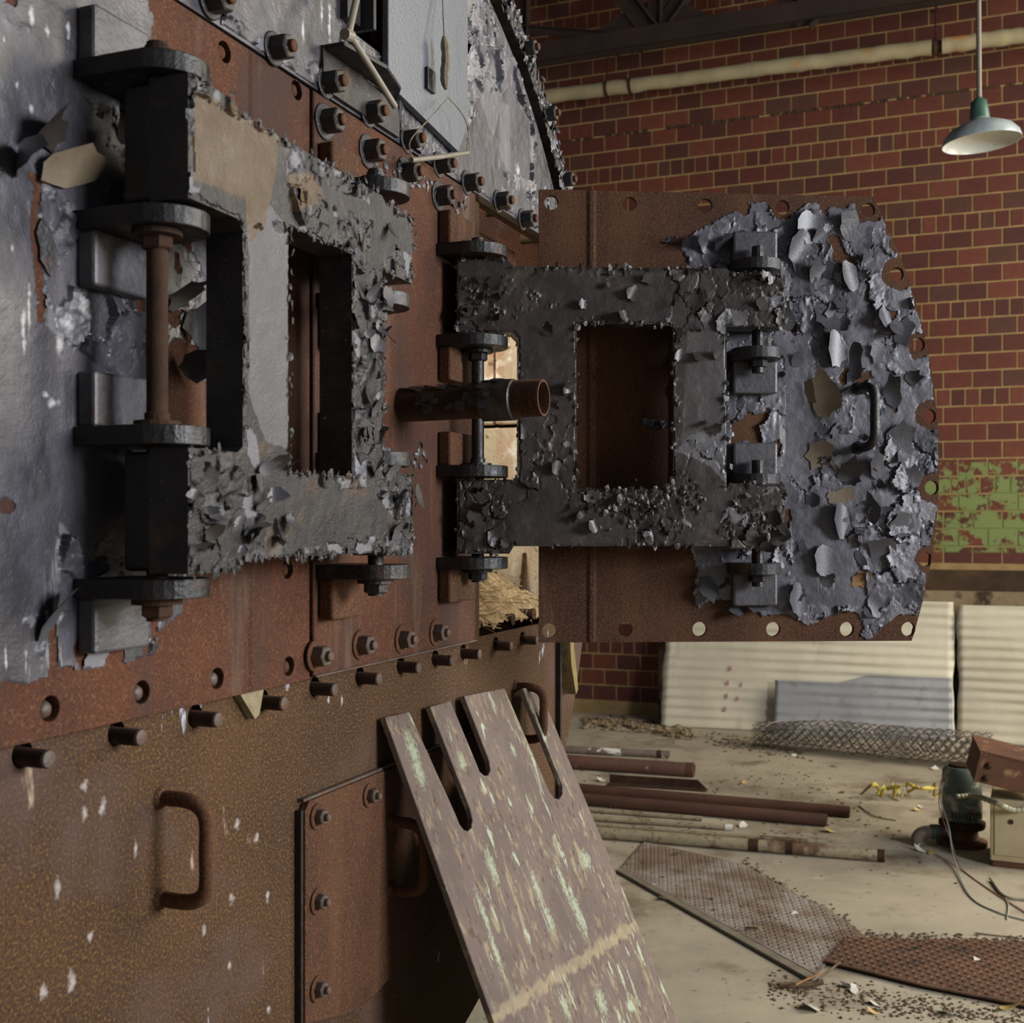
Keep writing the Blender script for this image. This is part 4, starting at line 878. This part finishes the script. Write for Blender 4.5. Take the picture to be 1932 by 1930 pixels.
lean = MB().prism(out_, -.011, 0).out('slotted_plate', M['lean'], basis=Lm); bevel(lean, .0012, 1)
tag(lean, 'mauve-brown slotted steel plate leaning against the boiler with scabs of pale green paint', 'metal plate')
# a tan scuffed band worn diagonally across the plate: part of the plate's own colouring
nt = M['lean'].node_tree; N = nt.nodes; L = nt.links; bs = N['Principled BSDF']; old = bs.inputs['Base Color'].links[0].from_socket
p0, p1 = lh(985, 1885), lh(1190, 1750); dx, dz = p1[0]-p0[0], p1[1]-p0[1]; q = math.hypot(dx, dz); nx, nz = -dz/q, dx/q
tc = N.new('ShaderNodeTexCoord'); no = N.new('ShaderNodeTexNoise'); no.inputs['Scale'].default_value = 45; no.inputs['Detail'].default_value = 6; L.new(tc.outputs['Object'], no.inputs['Vector'])
dp_ = N.new('ShaderNodeVectorMath'); dp_.operation = 'DOT_PRODUCT'; L.new(tc.outputs['Object'], dp_.inputs[0]); dp_.inputs[1].default_value = (nx, 0, nz)
def mth(op, a, b=None):
    x = N.new('ShaderNodeMath'); x.operation = op
    for i, v in ((0, a), (1, b)):
        if v is None: continue
        if isinstance(v, (int, float)): x.inputs[i].default_value = v
        else: L.new(v, x.inputs[i])
    return x.outputs[0]
e = mth('ABSOLUTE', mth('ADD', mth('SUBTRACT', dp_.outputs['Value'], p0[0]*nx+p0[1]*nz), mth('MULTIPLY', mth('SUBTRACT', no.outputs['Fac'], .5), .05)))
r = N.new('ShaderNodeMapRange'); r.inputs['From Min'].default_value = .014; r.inputs['From Max'].default_value = .006; L.new(e, r.inputs[0])
x = N.new('ShaderNodeMix'); x.data_type = 'RGBA'; L.new(mth('MULTIPLY', r.outputs[0], mth('MULTIPLY', no.outputs['Fac'], 1.1)), x.inputs[0]); L.new(old, x.inputs[6]); x.inputs[7].default_value = rgb('#9a8c6e'); L.new(x.outputs[2], bs.inputs['Base Color'])
def bl_px(L_, h): 
    o = []
    for x, y, rx, ry in L_:
        a, z = bh(x, y, h); o.append((a, z, abs(bh(x+rx, y, h)[0]-a)*.8, abs(bh(x, y+ry, h)[1]-z)*.8))
    return o
blobs(M['rust_low'], bl_px([(193, 1523, 9, 24), (255, 1603, 6, 22), (108, 1675, 9, 26), (82, 1872, 11, 20), (135, 1852, 11, 32), (385, 1757, 6, 14), (505, 1692, 5, 15), (160, 1481, 9, 16), (160, 1535, 8, 18), (484, 1582, 6, 14),
    (433, 1823, 6, 12), (448, 1555, 7, 14), (620, 1320, 3, 12), (645, 1322, 3, 12), (170, 1765, 8, 14), (437, 1695, 7, 14), (507, 1905, 5, 10)], 0), '#a49c98')
blobs(M['enamel'], bl_px([(60, 30, 6, 22), (33, 160, 4, 9), (8, 75, 3, 12), (45, 620, 6, 50), (55, 590, 4, 60), (125, 610, 14, 20), (112, 650, 10, 36), (100, 760, 14, 14), (88, 745, 8, 8), (150, 580, 10, 24), (235, 560, 5, 10),
    (12, 1240, 3, 30), (50, 1250, 4, 30), (90, 60, 6, 20), (128, 55, 5, 30), (25, 470, 4, 10), (60, 205, 5, 10), (620, 40, 4, 60), (605, 20, 3, 50), (570, 60, 4, 26), (975, 320, 6, 14)], .02), '#b4b2b2')
blobs(M['lean'], [(q[0], q[1], .008*q[2], .008*q[3]) for q in [(*lh(x, y), rx, rz) for x, y, rx, rz in ((780, 1418, 2.4, 5), (790, 1455, 2, 4), (871, 1437, 1.6, 2.4), (928, 1635, 2, 5), (1013, 1675, 1.8, 5), (1037, 1736, 2, 4), (1064, 1670, 1.6, 7), (1088, 1716, 2.4, 7), (912, 1722, 1.2, 6), (936, 1797, 1.2, 5), (1134, 1890, 3, 4), (1066, 1898, 2, 4), (1105, 1622, 3, 3), (968, 1415, 1.4, 2))]], '#98a288')
# ------------------------------------------------------------------ things on the floor
def floor_pipe(p, q, dia, label, m, ext_=0., name='floor_pipe', hollow=True, group=None, parts=()):
    r = dia/2; A, Bq = floor(*p, r), floor(*q, r); d = (Bq-A).normalized(); A = A-d*ext_; A.z = Bq.z = r+.001
    L_ = (Bq-A).length; o = empty(name, loc=A); X = d; Zv = Vector((0, 0, 1)); Yv = Zv.cross(X)
    o.matrix_basis = Matrix(((X.x, Yv.x, 0, A.x), (X.y, Yv.y, 0, A.y), (0, 0, 1, A.z), (0, 0, 0, 1))); tag(o, label, 'pipe', group)
    MB().ring((0, 0, 0), (1, 0, 0), [(r*.8, .01), (r*.8, 0), (r, 0), (r, L_*.33), (r*1.005, L_*.66), (r, L_), (r*.8, L_), (r*.78, L_-.06), (.0005, L_-.06)], 20, False).out('tube', M[m], o, smooth=True, sharp=40)
    for (px, w_, rr, mm) in parts:
        t = max(.02, min(L_-w_, ((floor(px, p[1]+(q[1]-p[1])*(px-p[0])/(q[0]-p[0]), r)-A).dot(d))))
        MB().ring((t, 0, 0), (1, 0, 0), [(r*1.001, 0), (r*rr, 0), (r*rr, w_), (r*1.001, w_)], 20, False).out('collar', M[mm], o)
    return o
floor_pipe((1065, 1414), (1263, 1424), .050, 'thin grey pipe with white flecks at the back of the pipe row', 'pipe_grey', .6, parts=((1240, .03, 1.1, 'dark_rust'),))
floor_pipe((1070, 1437), (1310, 1453), .088, 'thick red-rusted pipe with a small coupling lying behind the brown pipes', 'pipe_red', .6, parts=((1296, .04, 1.04, 'pipe_brown'),))
floor_pipe((1090, 1488), (1603, 1532), .062, 'longer of the two thick brown pipes on the floor', 'pipe_brown', .9)
floor_pipe((1100, 1508), (1560, 1548), .066, 'shorter of the two thick brown pipes, in front', 'pipe_brown', .8)
floor_pipe((1110, 1528), (1325, 1545), .026, 'short thin pale pipe next to the brown pipes', 'pipe_pale', .8)
floor_pipe((1120, 1544), (1385, 1562), .030, 'middle thin pale pipe with a rusty end cap', 'pipe_pale', .8, parts=((1368, .04, 1.15, 'chip'),))
floor_pipe((1125, 1556), (1560, 1590), .024, 'thin tan rod lying just behind the pale green pipe', 'pipe_pale', .8)
floor_pipe((1128, 1571), (1670, 1615), .058, 'pale green painted pipe with rusty bands, nearest in the row', 'pipe_pale', .8, parts=((1412, .05, 1.02, 'dark_rust'), (1482, .035, 1.02, 'dark_rust'), (1655, .035, 1.01, 'dark_rust')))
# angle iron lying behind
A, Bq = floor(1150, 1478), floor(1335, 1490); d = (Bq-A).normalized(); L_ = (Bq-A).length; Yv = Vector((0, 0, 1)).cross(d)
o = MB().prism([(0, 0), (L_, 0), (L_-.06, .055), (0, .055)], -.006, 0).slab([(0, 0), (L_, 0), (L_, .07), (0, .07)], 0, .006).out('angle_iron', M['dark_rust'], basis=Matrix(((d.x, Yv.x, 0, A.x), (d.y, Yv.y, 0, A.y), (0, 0, 1, .001), (0, 0, 0, 1))))
tag(o, 'dark brown angle iron between the red pipe and the long brown pipe', 'angle iron')

# tread plates
def fpoly(L): return [tuple(floor(*p).xy) for p in L]
def flatmesh(name, poly, z0, z1, m, parent=None):
    mb = MB().prism(poly, 0, 1); v = [(x, z, z1 if y < -.5 else z0) for x, y, z in mb.v]; return mk(name, v, mb.f, m, parent)
def tread(label, pl, m, m2, seed, base_z, ang, sp):
    P = fpoly(pl); c = (sum(p[0] for p in P)/len(P), sum(p[1] for p in P)/len(P)); o = empty('tread_plate', loc=(c[0], c[1], base_z)); tag(o, label, 'steel plate')
    Q = [(x-c[0], y-c[1]) for x, y in P]; flatmesh('plate', Q, 0.0, .006, m, o)
    X, Y_ = np.meshgrid(np.arange(-1.6, 1.6, sp), np.arange(-1.6, 1.6, sp), indexing='ij'); mb = MB(); rn = random.Random(seed); ca, sa = math.cos(ang), math.sin(ang)
    XX = X*ca-Y_*sa; YY = X*sa+Y_*ca; ins = inside(XX, YY, Q)&inside(XX+.01, YY+.01, Q)&inside(XX-.01, YY-.01, Q)
    for i in range(X.shape[0]):
        for j in range(X.shape[1]):
            if not ins[i, j]: continue
            q = ang+(.8 if (i+j) % 2 else -.8); l_ = sp*.40; w_ = sp*.16; x, y = XX[i, j], YY[i, j]; e = (math.cos(q), math.sin(q))
            v = [(x+e[0]*l_*s1-e[1]*w_*s2, y+e[1]*l_*s1+e[0]*w_*s2, .006) for s1, s2 in ((-1, 0), (-.3, -1), (.3, -1), (1, 0), (.3, 1), (-.3, 1))]+[(x+e[0]*l_*.5, y+e[1]*l_*.5, .0100), (x-e[0]*l_*.5, y-e[1]*l_*.5, .0100)]
            mb.add(v, [(0, 1, 7), (1, 2, 6, 7), (2, 3, 6), (3, 4, 6), (4, 5, 7, 6), (5, 0, 7)])
    tag(mb.out('tread_pattern', m, o), kind='stuff'); return o
tread('long grey-worn tread plate lying beside the leaning slotted plate', [(1172, 1640), (1540, 1842), (1585, 1790), (1640, 1775), (1560, 1715), (1500, 1690), (1400, 1632), (1215, 1590)], M['tread'], None, 1, .001, -.9, .026)
tread('brown tread plate with bold ribs at the lower right', [(1556, 1822), (1740, 1868), (1960, 1912), (1990, 1800), (1932, 1784), (1800, 1782), (1700, 1780), (1600, 1776)], M['tread_b'], None, 2, .0125, -.15, .026)
o = flatmesh('flat_bar', [(p[0]-floor(1356, 1745).x, p[1]-floor(1356, 1745).y) for p in fpoly([(1163, 1646), (1532, 1856), (1541, 1848), (1171, 1642)])], .0, .012, M['rod']); o.location = (floor(1356, 1745).x, floor(1356, 1745).y, .001)
tag(o, 'narrow tan flat bar along the near edge of the grey tread plate', 'metal bar')
def stick(pts, r, label, cat='stick', m='twig', name='stick', group=None):
    P = [floor(x, y, z)+Vector((0, 0, 0)) for x, y, z in pts]; c = P[0].copy(); c.z = 0; ps = [p-c for p in P]
    o = MB().tube(smooth_path(ps, 4), r, 7).out(name, M[m], smooth=True); o.location = c; return tag(o, label, cat, group)
stick([(1470, 1858, .011), (1510, 1858, .012), (1553, 1852, .024)], .010, 'thick dark stick at the corner where the tread plates meet')
stick([(1543, 1848, .034), (1585, 1815, .03)], .004, 'thin pale twig standing up across the tread plate corner')
stick([(1500, 1858, .034), (1548, 1836, .034)], .004, 'short pinkish splinter lying over the thick dark stick', m='leaf_brown')
stick([(1840, 1760, .004), (1880, 1765, .005), (1915, 1768, .004)], .003, 'dark twig on bare concrete near the right edge')
stick([(1620, 1520, .003), (1650, 1540, .006), (1690, 1548, .003)], .003, 'bent twig beyond the end of the long brown pipe')
# litter
rn = random.Random(12)
def scrap(px, py, sx, sy, m, label, cat, z=.002, lift=.03, name='dry_leaf', group=None, seed=None):
    mb = MB(); sd = seed or int(px*7+py); flake_geo(mb, 0, 0, 0, sx, sy, rn.uniform(0, 3), sx*.35, sx*.25, sd, rn.uniform(0, 3), .001)
    v = [(x, zz, -y*1.0) for x, y, zz in mb.v]; zmin = min(p[2] for p in v); v = [(x, y, zz-zmin) for x, y, zz in v]
    o = mk(name, v, mb.f, m, smooth=True, sharp=50); p = floor(px, py); o.location = (p.x, p.y, z); return tag(o, label, cat, group)
for (x, y, s, m, lb, nm) in ((1250, 1698, .026, 'chip', 'white chip beside the left end of the flat bar', 'paint_chip'), (1232, 1672, .012, 'chip', 'tiny white chip just above the larger one near the flat bar', 'paint_chip'),
    (1420, 1755, .034, 'leaf', 'curled yellow leaf in front of the flat bar', 'dry_leaf'), (1528, 1862+42, .036, 'chip', 'crumpled cream paper on bare concrete at the bottom', 'paper_scrap'), (1612, 1872, .024, 'chip', 'round white chip below the ribbed tread plate', 'paint_chip'),
    (1596, 1862, .018, 'flake', 'grey glassy shard left of the round white chip', 'glass_shard'), (1648, 1896, .020, 'chip', 'upper of two pale shards below the ribbed plate', 'paint_chip'), (1646, 1912, .018, 'leaf', 'yellowed scrap just under the pale shards', 'dry_leaf'),
    (1788, 1915, .036, 'chip', 'large milky shard at the bottom near the right corner', 'glass_shard'), (1905, 1905, .040, 'leaf', 'pointed yellow scrap on the corner of the ribbed plate', 'dry_leaf'), (1843, 1822, .020, 'chip', 'cream cork-like chip lying on the ribbed tread plate', 'paint_chip'),
    (1735, 1606, .030, 'chip', 'white lump beside the pump elbow', 'plaster_lump'), (1758, 1612, .022, 'leaf', 'yellow leaf by the pump elbow', 'dry_leaf'), (1730, 1530, .022, 'leaf', 'yellow leaf under the tangled strap', 'dry_leaf'), (1736, 1524, .016, 'chip', 'white scrap under the tangled strap', 'paper_scrap'),
    (1588, 1497, .024, 'leaf', 'upright yellow leaf beyond the long brown pipe', 'dry_leaf'), (1565, 1570, .030, 'leaf', 'orange leaf caught at the end of the tan rod', 'dry_leaf'), (1476, 1606, .026, 'leaf', 'orange leaf pressed under the pale green pipe', 'dry_leaf'),
    (1498, 1427, .022, 'chip', 'white chip in front of the wire mesh roll', 'paint_chip'), (1522, 1463, .018, 'chip', 'white fleck on clean concrete before the mesh roll', 'paint_chip'), (1574, 1447, .028, 'leaf', 'faded leaf in front of the middle of the mesh roll', 'dry_leaf'),
    (1765, 1452, .030, 'chip', 'flat cream chip near the right end of the mesh roll', 'paint_chip'), (1718, 1440, .022, 'leaf', 'small leaf leaning on the mesh roll', 'dry_leaf'), (1135, 1450+24, .030, 'chip', 'pale chip between the pipes by the slotted plate', 'paint_chip'),
    (1402, 1560, .034, 'chip', 'torn pale scrap past the end of the middle thin pipe', 'paper_scrap'), (1500, 1708+20, .018, 'chip', 'white fleck on the grey tread plate', 'paint_chip'), (1404, 1478, .022, 'leaf', 'tan leaf behind the long brown pipe', 'dry_leaf'), (1520, 1735-40, .012, 'chip', 'tiny white fleck near the far edge of the grey tread plate', 'paint_chip')):
    scrap(x, y, s, s*rn.uniform(.5, .9), M[m], lb, {'dry_leaf': 'leaf', 'paint_chip': 'paint chip', 'paper_scrap': 'paper', 'glass_shard': 'glass', 'plaster_lump': 'plaster'}[nm], z=.012 if 1790 < y < 1840 else .003, lift=.035 if s > .02 else .012, name=nm)
# rubble and dirt: uncountable
cb_x, cb_y = floor(1790, 1640).x, floor(1868, 1650).y-.1
def dirt(name, px0, px1, fy, n, smin, smax, m, seed, hz=.5, zb=0.):
    r = random.Random(seed); mb = MB()
    for _ in range(n):
        x = r.uniform(px0, px1); y = fy(x)+r.gauss(0, 1)*fy.w if hasattr(fy, 'w') else fy(x); p = floor(x, max(y, 1330));
        if -p.x*UB[0]-p.y*UB[1]+9.64 < .16 or (p.x > cb_x and p.y > cb_y): continue
        s = r.uniform(smin, smax); c = Vector((p.x, p.y, zb+s*hz*.3))
        v = [c+Vector((r.uniform(.6, 1.2)*s*dx, r.uniform(.6, 1.2)*s*dy, r.uniform(.6, 1.2)*s*dz*hz)) for dx, dy, dz in ((1, 0, 0), (-1, 0, 0), (0, 1, 0), (0, -1, 0), (0, 0, 1), (0, 0, -.5))]
        mb.add(v, [(0, 2, 4), (2, 1, 4), (1, 3, 4), (3, 0, 4), (2, 0, 5), (1, 2, 5), (3, 1, 5), (0, 3, 5)])
    return tag(mb.out(name, M[m]), None, None, kind='stuff')
class Fy:
    def __init__(s, pts, w): s.p = pts; s.w = w
    def __call__(s, x): return float(np.interp(x, [q[0] for q in s.p], [q[1] for q in s.p]))
tag(dirt('plate_edge_dirt', 1400, 1932, Fy([(1400, 1632), (1500, 1690), (1640, 1772), (1932, 1782)], 7), 900, .003, .014, 'dirt', 1), 'dark crumbs of dirt along the far edge of the tread plates', 'dirt')
tag(dirt('floor_grit', 1450, 1932, Fy([(1450, 1865), (1600, 1885), (1932, 1925)], 14), 700, .003, .011, 'dirt', 2), 'brown grit strewn below the ribbed tread plate', 'dirt')
tag(dirt('rubble', 1100, 1310, Fy([(1100, 1362), (1200, 1368), (1310, 1385)], 7), 320, .012, .045, 'plinth', 3), 'broken rubble at the foot of the wall left of the corrugated sheets', 'rubble')
tag(dirt('floor_crumbs', 1060, 1900, Fy([(1060, 1500), (1300, 1500), (1650, 1530), (1900, 1560)], 50), 700, .004, .014, 'dirt', 4), 'scattered dark crumbs around the pipes on the concrete', 'dirt')
tag(dirt('mesh_foot_dirt', 1330, 1860, Fy([(1330, 1395), (1600, 1432), (1860, 1465)], 8), 600, .006, .020, 'dirt', 5), 'dirt gathered in front of the wire mesh roll', 'dirt')

# chain-link roll
A, Bq = floor(1425, 1408), floor(1868, 1452); d = (Bq-A); L_ = d.length; d.normalize(); Yv = Vector((0, 0, 1)).cross(d)
mb = MB()
for R_, nh, ph in ((.125, 9, 0), (.09, 6, .4), (.055, 4, .9)):
    for sgn in (-1, 1):
        for i in range(nh):
            ns = int(L_/.035); pts = []
            for k in range(ns+1):
                q = 2*math.pi*i/nh+ph+sgn*(k/ns)*L_/.30*6.283/ (R_/.125)*.55; rr = R_*(1+.05*math.sin(k*.7+i))+(.0025 if sgn > 0 else 0); taper = .72+.28*min(1, k/ns*3)
                pts.append((k/ns*L_, rr*taper*math.cos(q)*1.25, .105*taper+.02+rr*taper*math.sin(q)*.85))
            mb.tube(pts, .0030, 4, False)
o = mb.out('chain_link_roll', M['wire'], basis=Matrix(((d.x, Yv.x, 0, A.x), (d.y, Yv.y, 0, A.y), (0, 0, 1, 0), (0, 0, 0, 1))))
tag(o, 'flattened roll of rusty chain-link fencing lying in front of the corrugated sheets', 'wire mesh')

# yellow strap tangle
rn = random.Random(21); P = []
c = floor(1705, 1506)
for k in range(26): P.append(Vector(((k/25-.5)*.42+rn.uniform(-.05, .05), rn.uniform(-.09, .09), .012+abs(math.sin(k*1.3))*.075*rn.uniform(.4, 1.3))))
sp = smooth_path(P, 5); v = []; f = []
for i, p in enumerate(sp):
    q = i*.23; e = Vector((math.sin(q)*.3, math.cos(q), math.sin(q*1.7)*.6)).normalized()*.014; v += [p-e, p+e]
v = [Vector((p.x, p.y, max(.002, p.z))) for p in v]
f = [(2*i, 2*i+1, 2*i+3, 2*i+2) for i in range(len(sp)-1)]
o = mk('yellow_strap', v, f, M['ribbon'], smooth=True, sharp=180); o.location = c; so = o.modifiers.new('gauge', 'SOLIDIFY'); so.thickness = .001
tag(o, 'tangled yellow plastic strap on the floor left of the pump motor', 'strap')

# pump motor with its base and elbow
pm = floor(1815, 1592); mo = empty('pump_motor', loc=pm); tag(mo, 'old green vertical pump motor with peeling paint beside the beige cabinet', 'motor')
s = pm.y/FP
MB().ring((0, 0, .125), (0, 0, 1), [(34*s, 0), (36*s, .01), (36*s, .20), (35*s, .245), (30*s, .262), (12*s, .268)], 32).out('motor_body', M['motor'], mo, smooth=True, sharp=40)
for i in range(10):
    q = -2.4+i*.18; MB().ring((36.2*s*math.cos(q), 36.2*s*math.sin(q), .145), (0, 0, 1), [(.003, 0), (.003, .03)], 5).out('vent_rib', M['dark_rust'], mo)
MB().ring((0, 0, .085), (0, 0, 1), [(40*s, 0), (42*s, .01), (42*s, .03), (34*s, .04)], 28).out('flange', M['dark_rust'], mo, smooth=True, sharp=40)
MB().ring((0, 0, .0), (0, 0, 1), [(46*s, 0), (46*s, .02), (30*s, .035), (28*s, .085)], 24).out('pump_base', M['box_rust'], mo, smooth=True, sharp=40)
MB().ring((0, 0, .385), (0, 0, 1), [(24*s, 0), (24*s, .016), (10*s, .022)], 18).out('top_cap', M['dark_rust'], mo)
MB().tube(smooth_path([(-30*s, -.02, .07), (-62*s, -.03, .07), (-80*s, -.03, .062), (-88*s, -.03, .035), (-86*s, -.03, .004)], 5), .030, 16).out('elbow', M['pipe_grey'], mo, smooth=True, sharp=50)
MB().ring((-62*s, -.03, .07), (1, 0, 0), [(.036, 0), (.036, .035)], 18).out('elbow_collar', M['motor'], mo)
# beige cabinet with a rusty box fallen on it
cb = floor(1868, 1635); cab = empty('beige_cabinet', loc=(cb.x, cb.y, 0)); cab.rotation_euler.z = math.radians(-24); tag(cab, 'small beige steel cabinet on a rusty base at the right edge', 'cabinet')
o = MB().box(0, .55, -.35, 0, .03, .32).out('body', M['box_beige'], cab); bevel(o, .006, 2)
MB().box(.012, .54, -.34, -.01, .0, .03).out('base', M['box_rust'], cab)
MB().box(.02, .53, .001, .006, .06, .30).out('door', M['box_beige'], cab)
MB().ring((.09, -.004, .22), (0, -1, 0), [(.012, 0), (.012, .006)], 12).out('latch', M['dark_rust'], cab)
bx = at(1836, 1474, cb.y-.06); b_ = empty('rusty_box', loc=bx); b_.rotation_euler = (math.radians(4), math.radians(12), math.radians(-14)); tag(b_, 'tilted rusty sheet metal box lying on top of the motor and cabinet', 'box')
s2 = cb.y/FP
o = MB().box(0, .32, -.30, 0, 0, 58*s2).out('body', M['box_rust'], b_); bevel(o, .006, 2)
MB().prism([(-.004, 58*s2), (.324, 58*s2), (.324, 58*s2+.008), (-.004, 58*s2+.008)], -.304, .004).out('lid', M['box_rust'], b_)
for xx, zz in ((.05, .09), (.05, .03), (.24, .06)): MB().ring((xx, -.001, zz), (0, -1, 0), [(.016, 0), (.016, .008), (.007, .02)], 10).out('knob', M['dark_rust'], b_)
MB().box(.0, .012, .001, .018, .0, 58*s2).out('flange', M['box_rust'], b_)
Yc = cb.y-.08
def cable(name, pts, r, m, label, cat='wire', seg=6, ribs=False):
    P = [at(x, y, Y) if Y else floor(x, y, r+.001) for x, y, Y in pts]; c = P[-1].copy(); ps = smooth_path([p-c for p in P], 10 if ribs else 6); ps = [Vector((p.x, p.y, max(p.z, -c.z+r))) for p in ps]
    rr = [r*(1.12 if i % 2 else .9) for i in range(len(ps))] if ribs else r
    o = MB().tube(ps, rr, seg).out(name, M[m], smooth=not ribs); o.location = c; return tag(o, label, cat)
cable('flexible_conduit', [(1803, 1503, pm.y-.11), (1840, 1502, pm.y-.14), (1880, 1515, Yc), (1915, 1528, Yc), (1960, 1520, Yc)], .013, 'flex', 'ribbed metal conduit running from the motor to the right edge', 'conduit', 10, True)
cable('loose_wire', [(1780, 1475, pm.y-.12), (1775, 1510, pm.y-.14), (1790, 1560, pm.y-.2), (1800, 1620, pm.y-.35), (1830, 1690, 0), (1880, 1720, 0), (1940, 1738, 0)], .0035, 'white_wire', 'pale wire looping down from the motor onto the concrete')
cable('loose_wire', [(1776, 1470, pm.y-.12), (1772, 1520, pm.y-.14), (1792, 1580, pm.y-.2), (1815, 1640, 0), (1870, 1680, 0), (1940, 1725, 0)], .0028, 'pink_wire', 'thin faded red wire beside the pale wire')
cable('loose_wire', [(1868, 1655, 0), (1900, 1700, 0), (1900, 1735, 0)], .0025, 'white_wire', 'short pale wire end near the beige cabinet')
cable('loose_wire', [(1870, 1660, 0), (1895, 1690, 0), (1935, 1698, 0)], .006, 'flex', 'thicker grey cable on the floor below the beige cabinet')
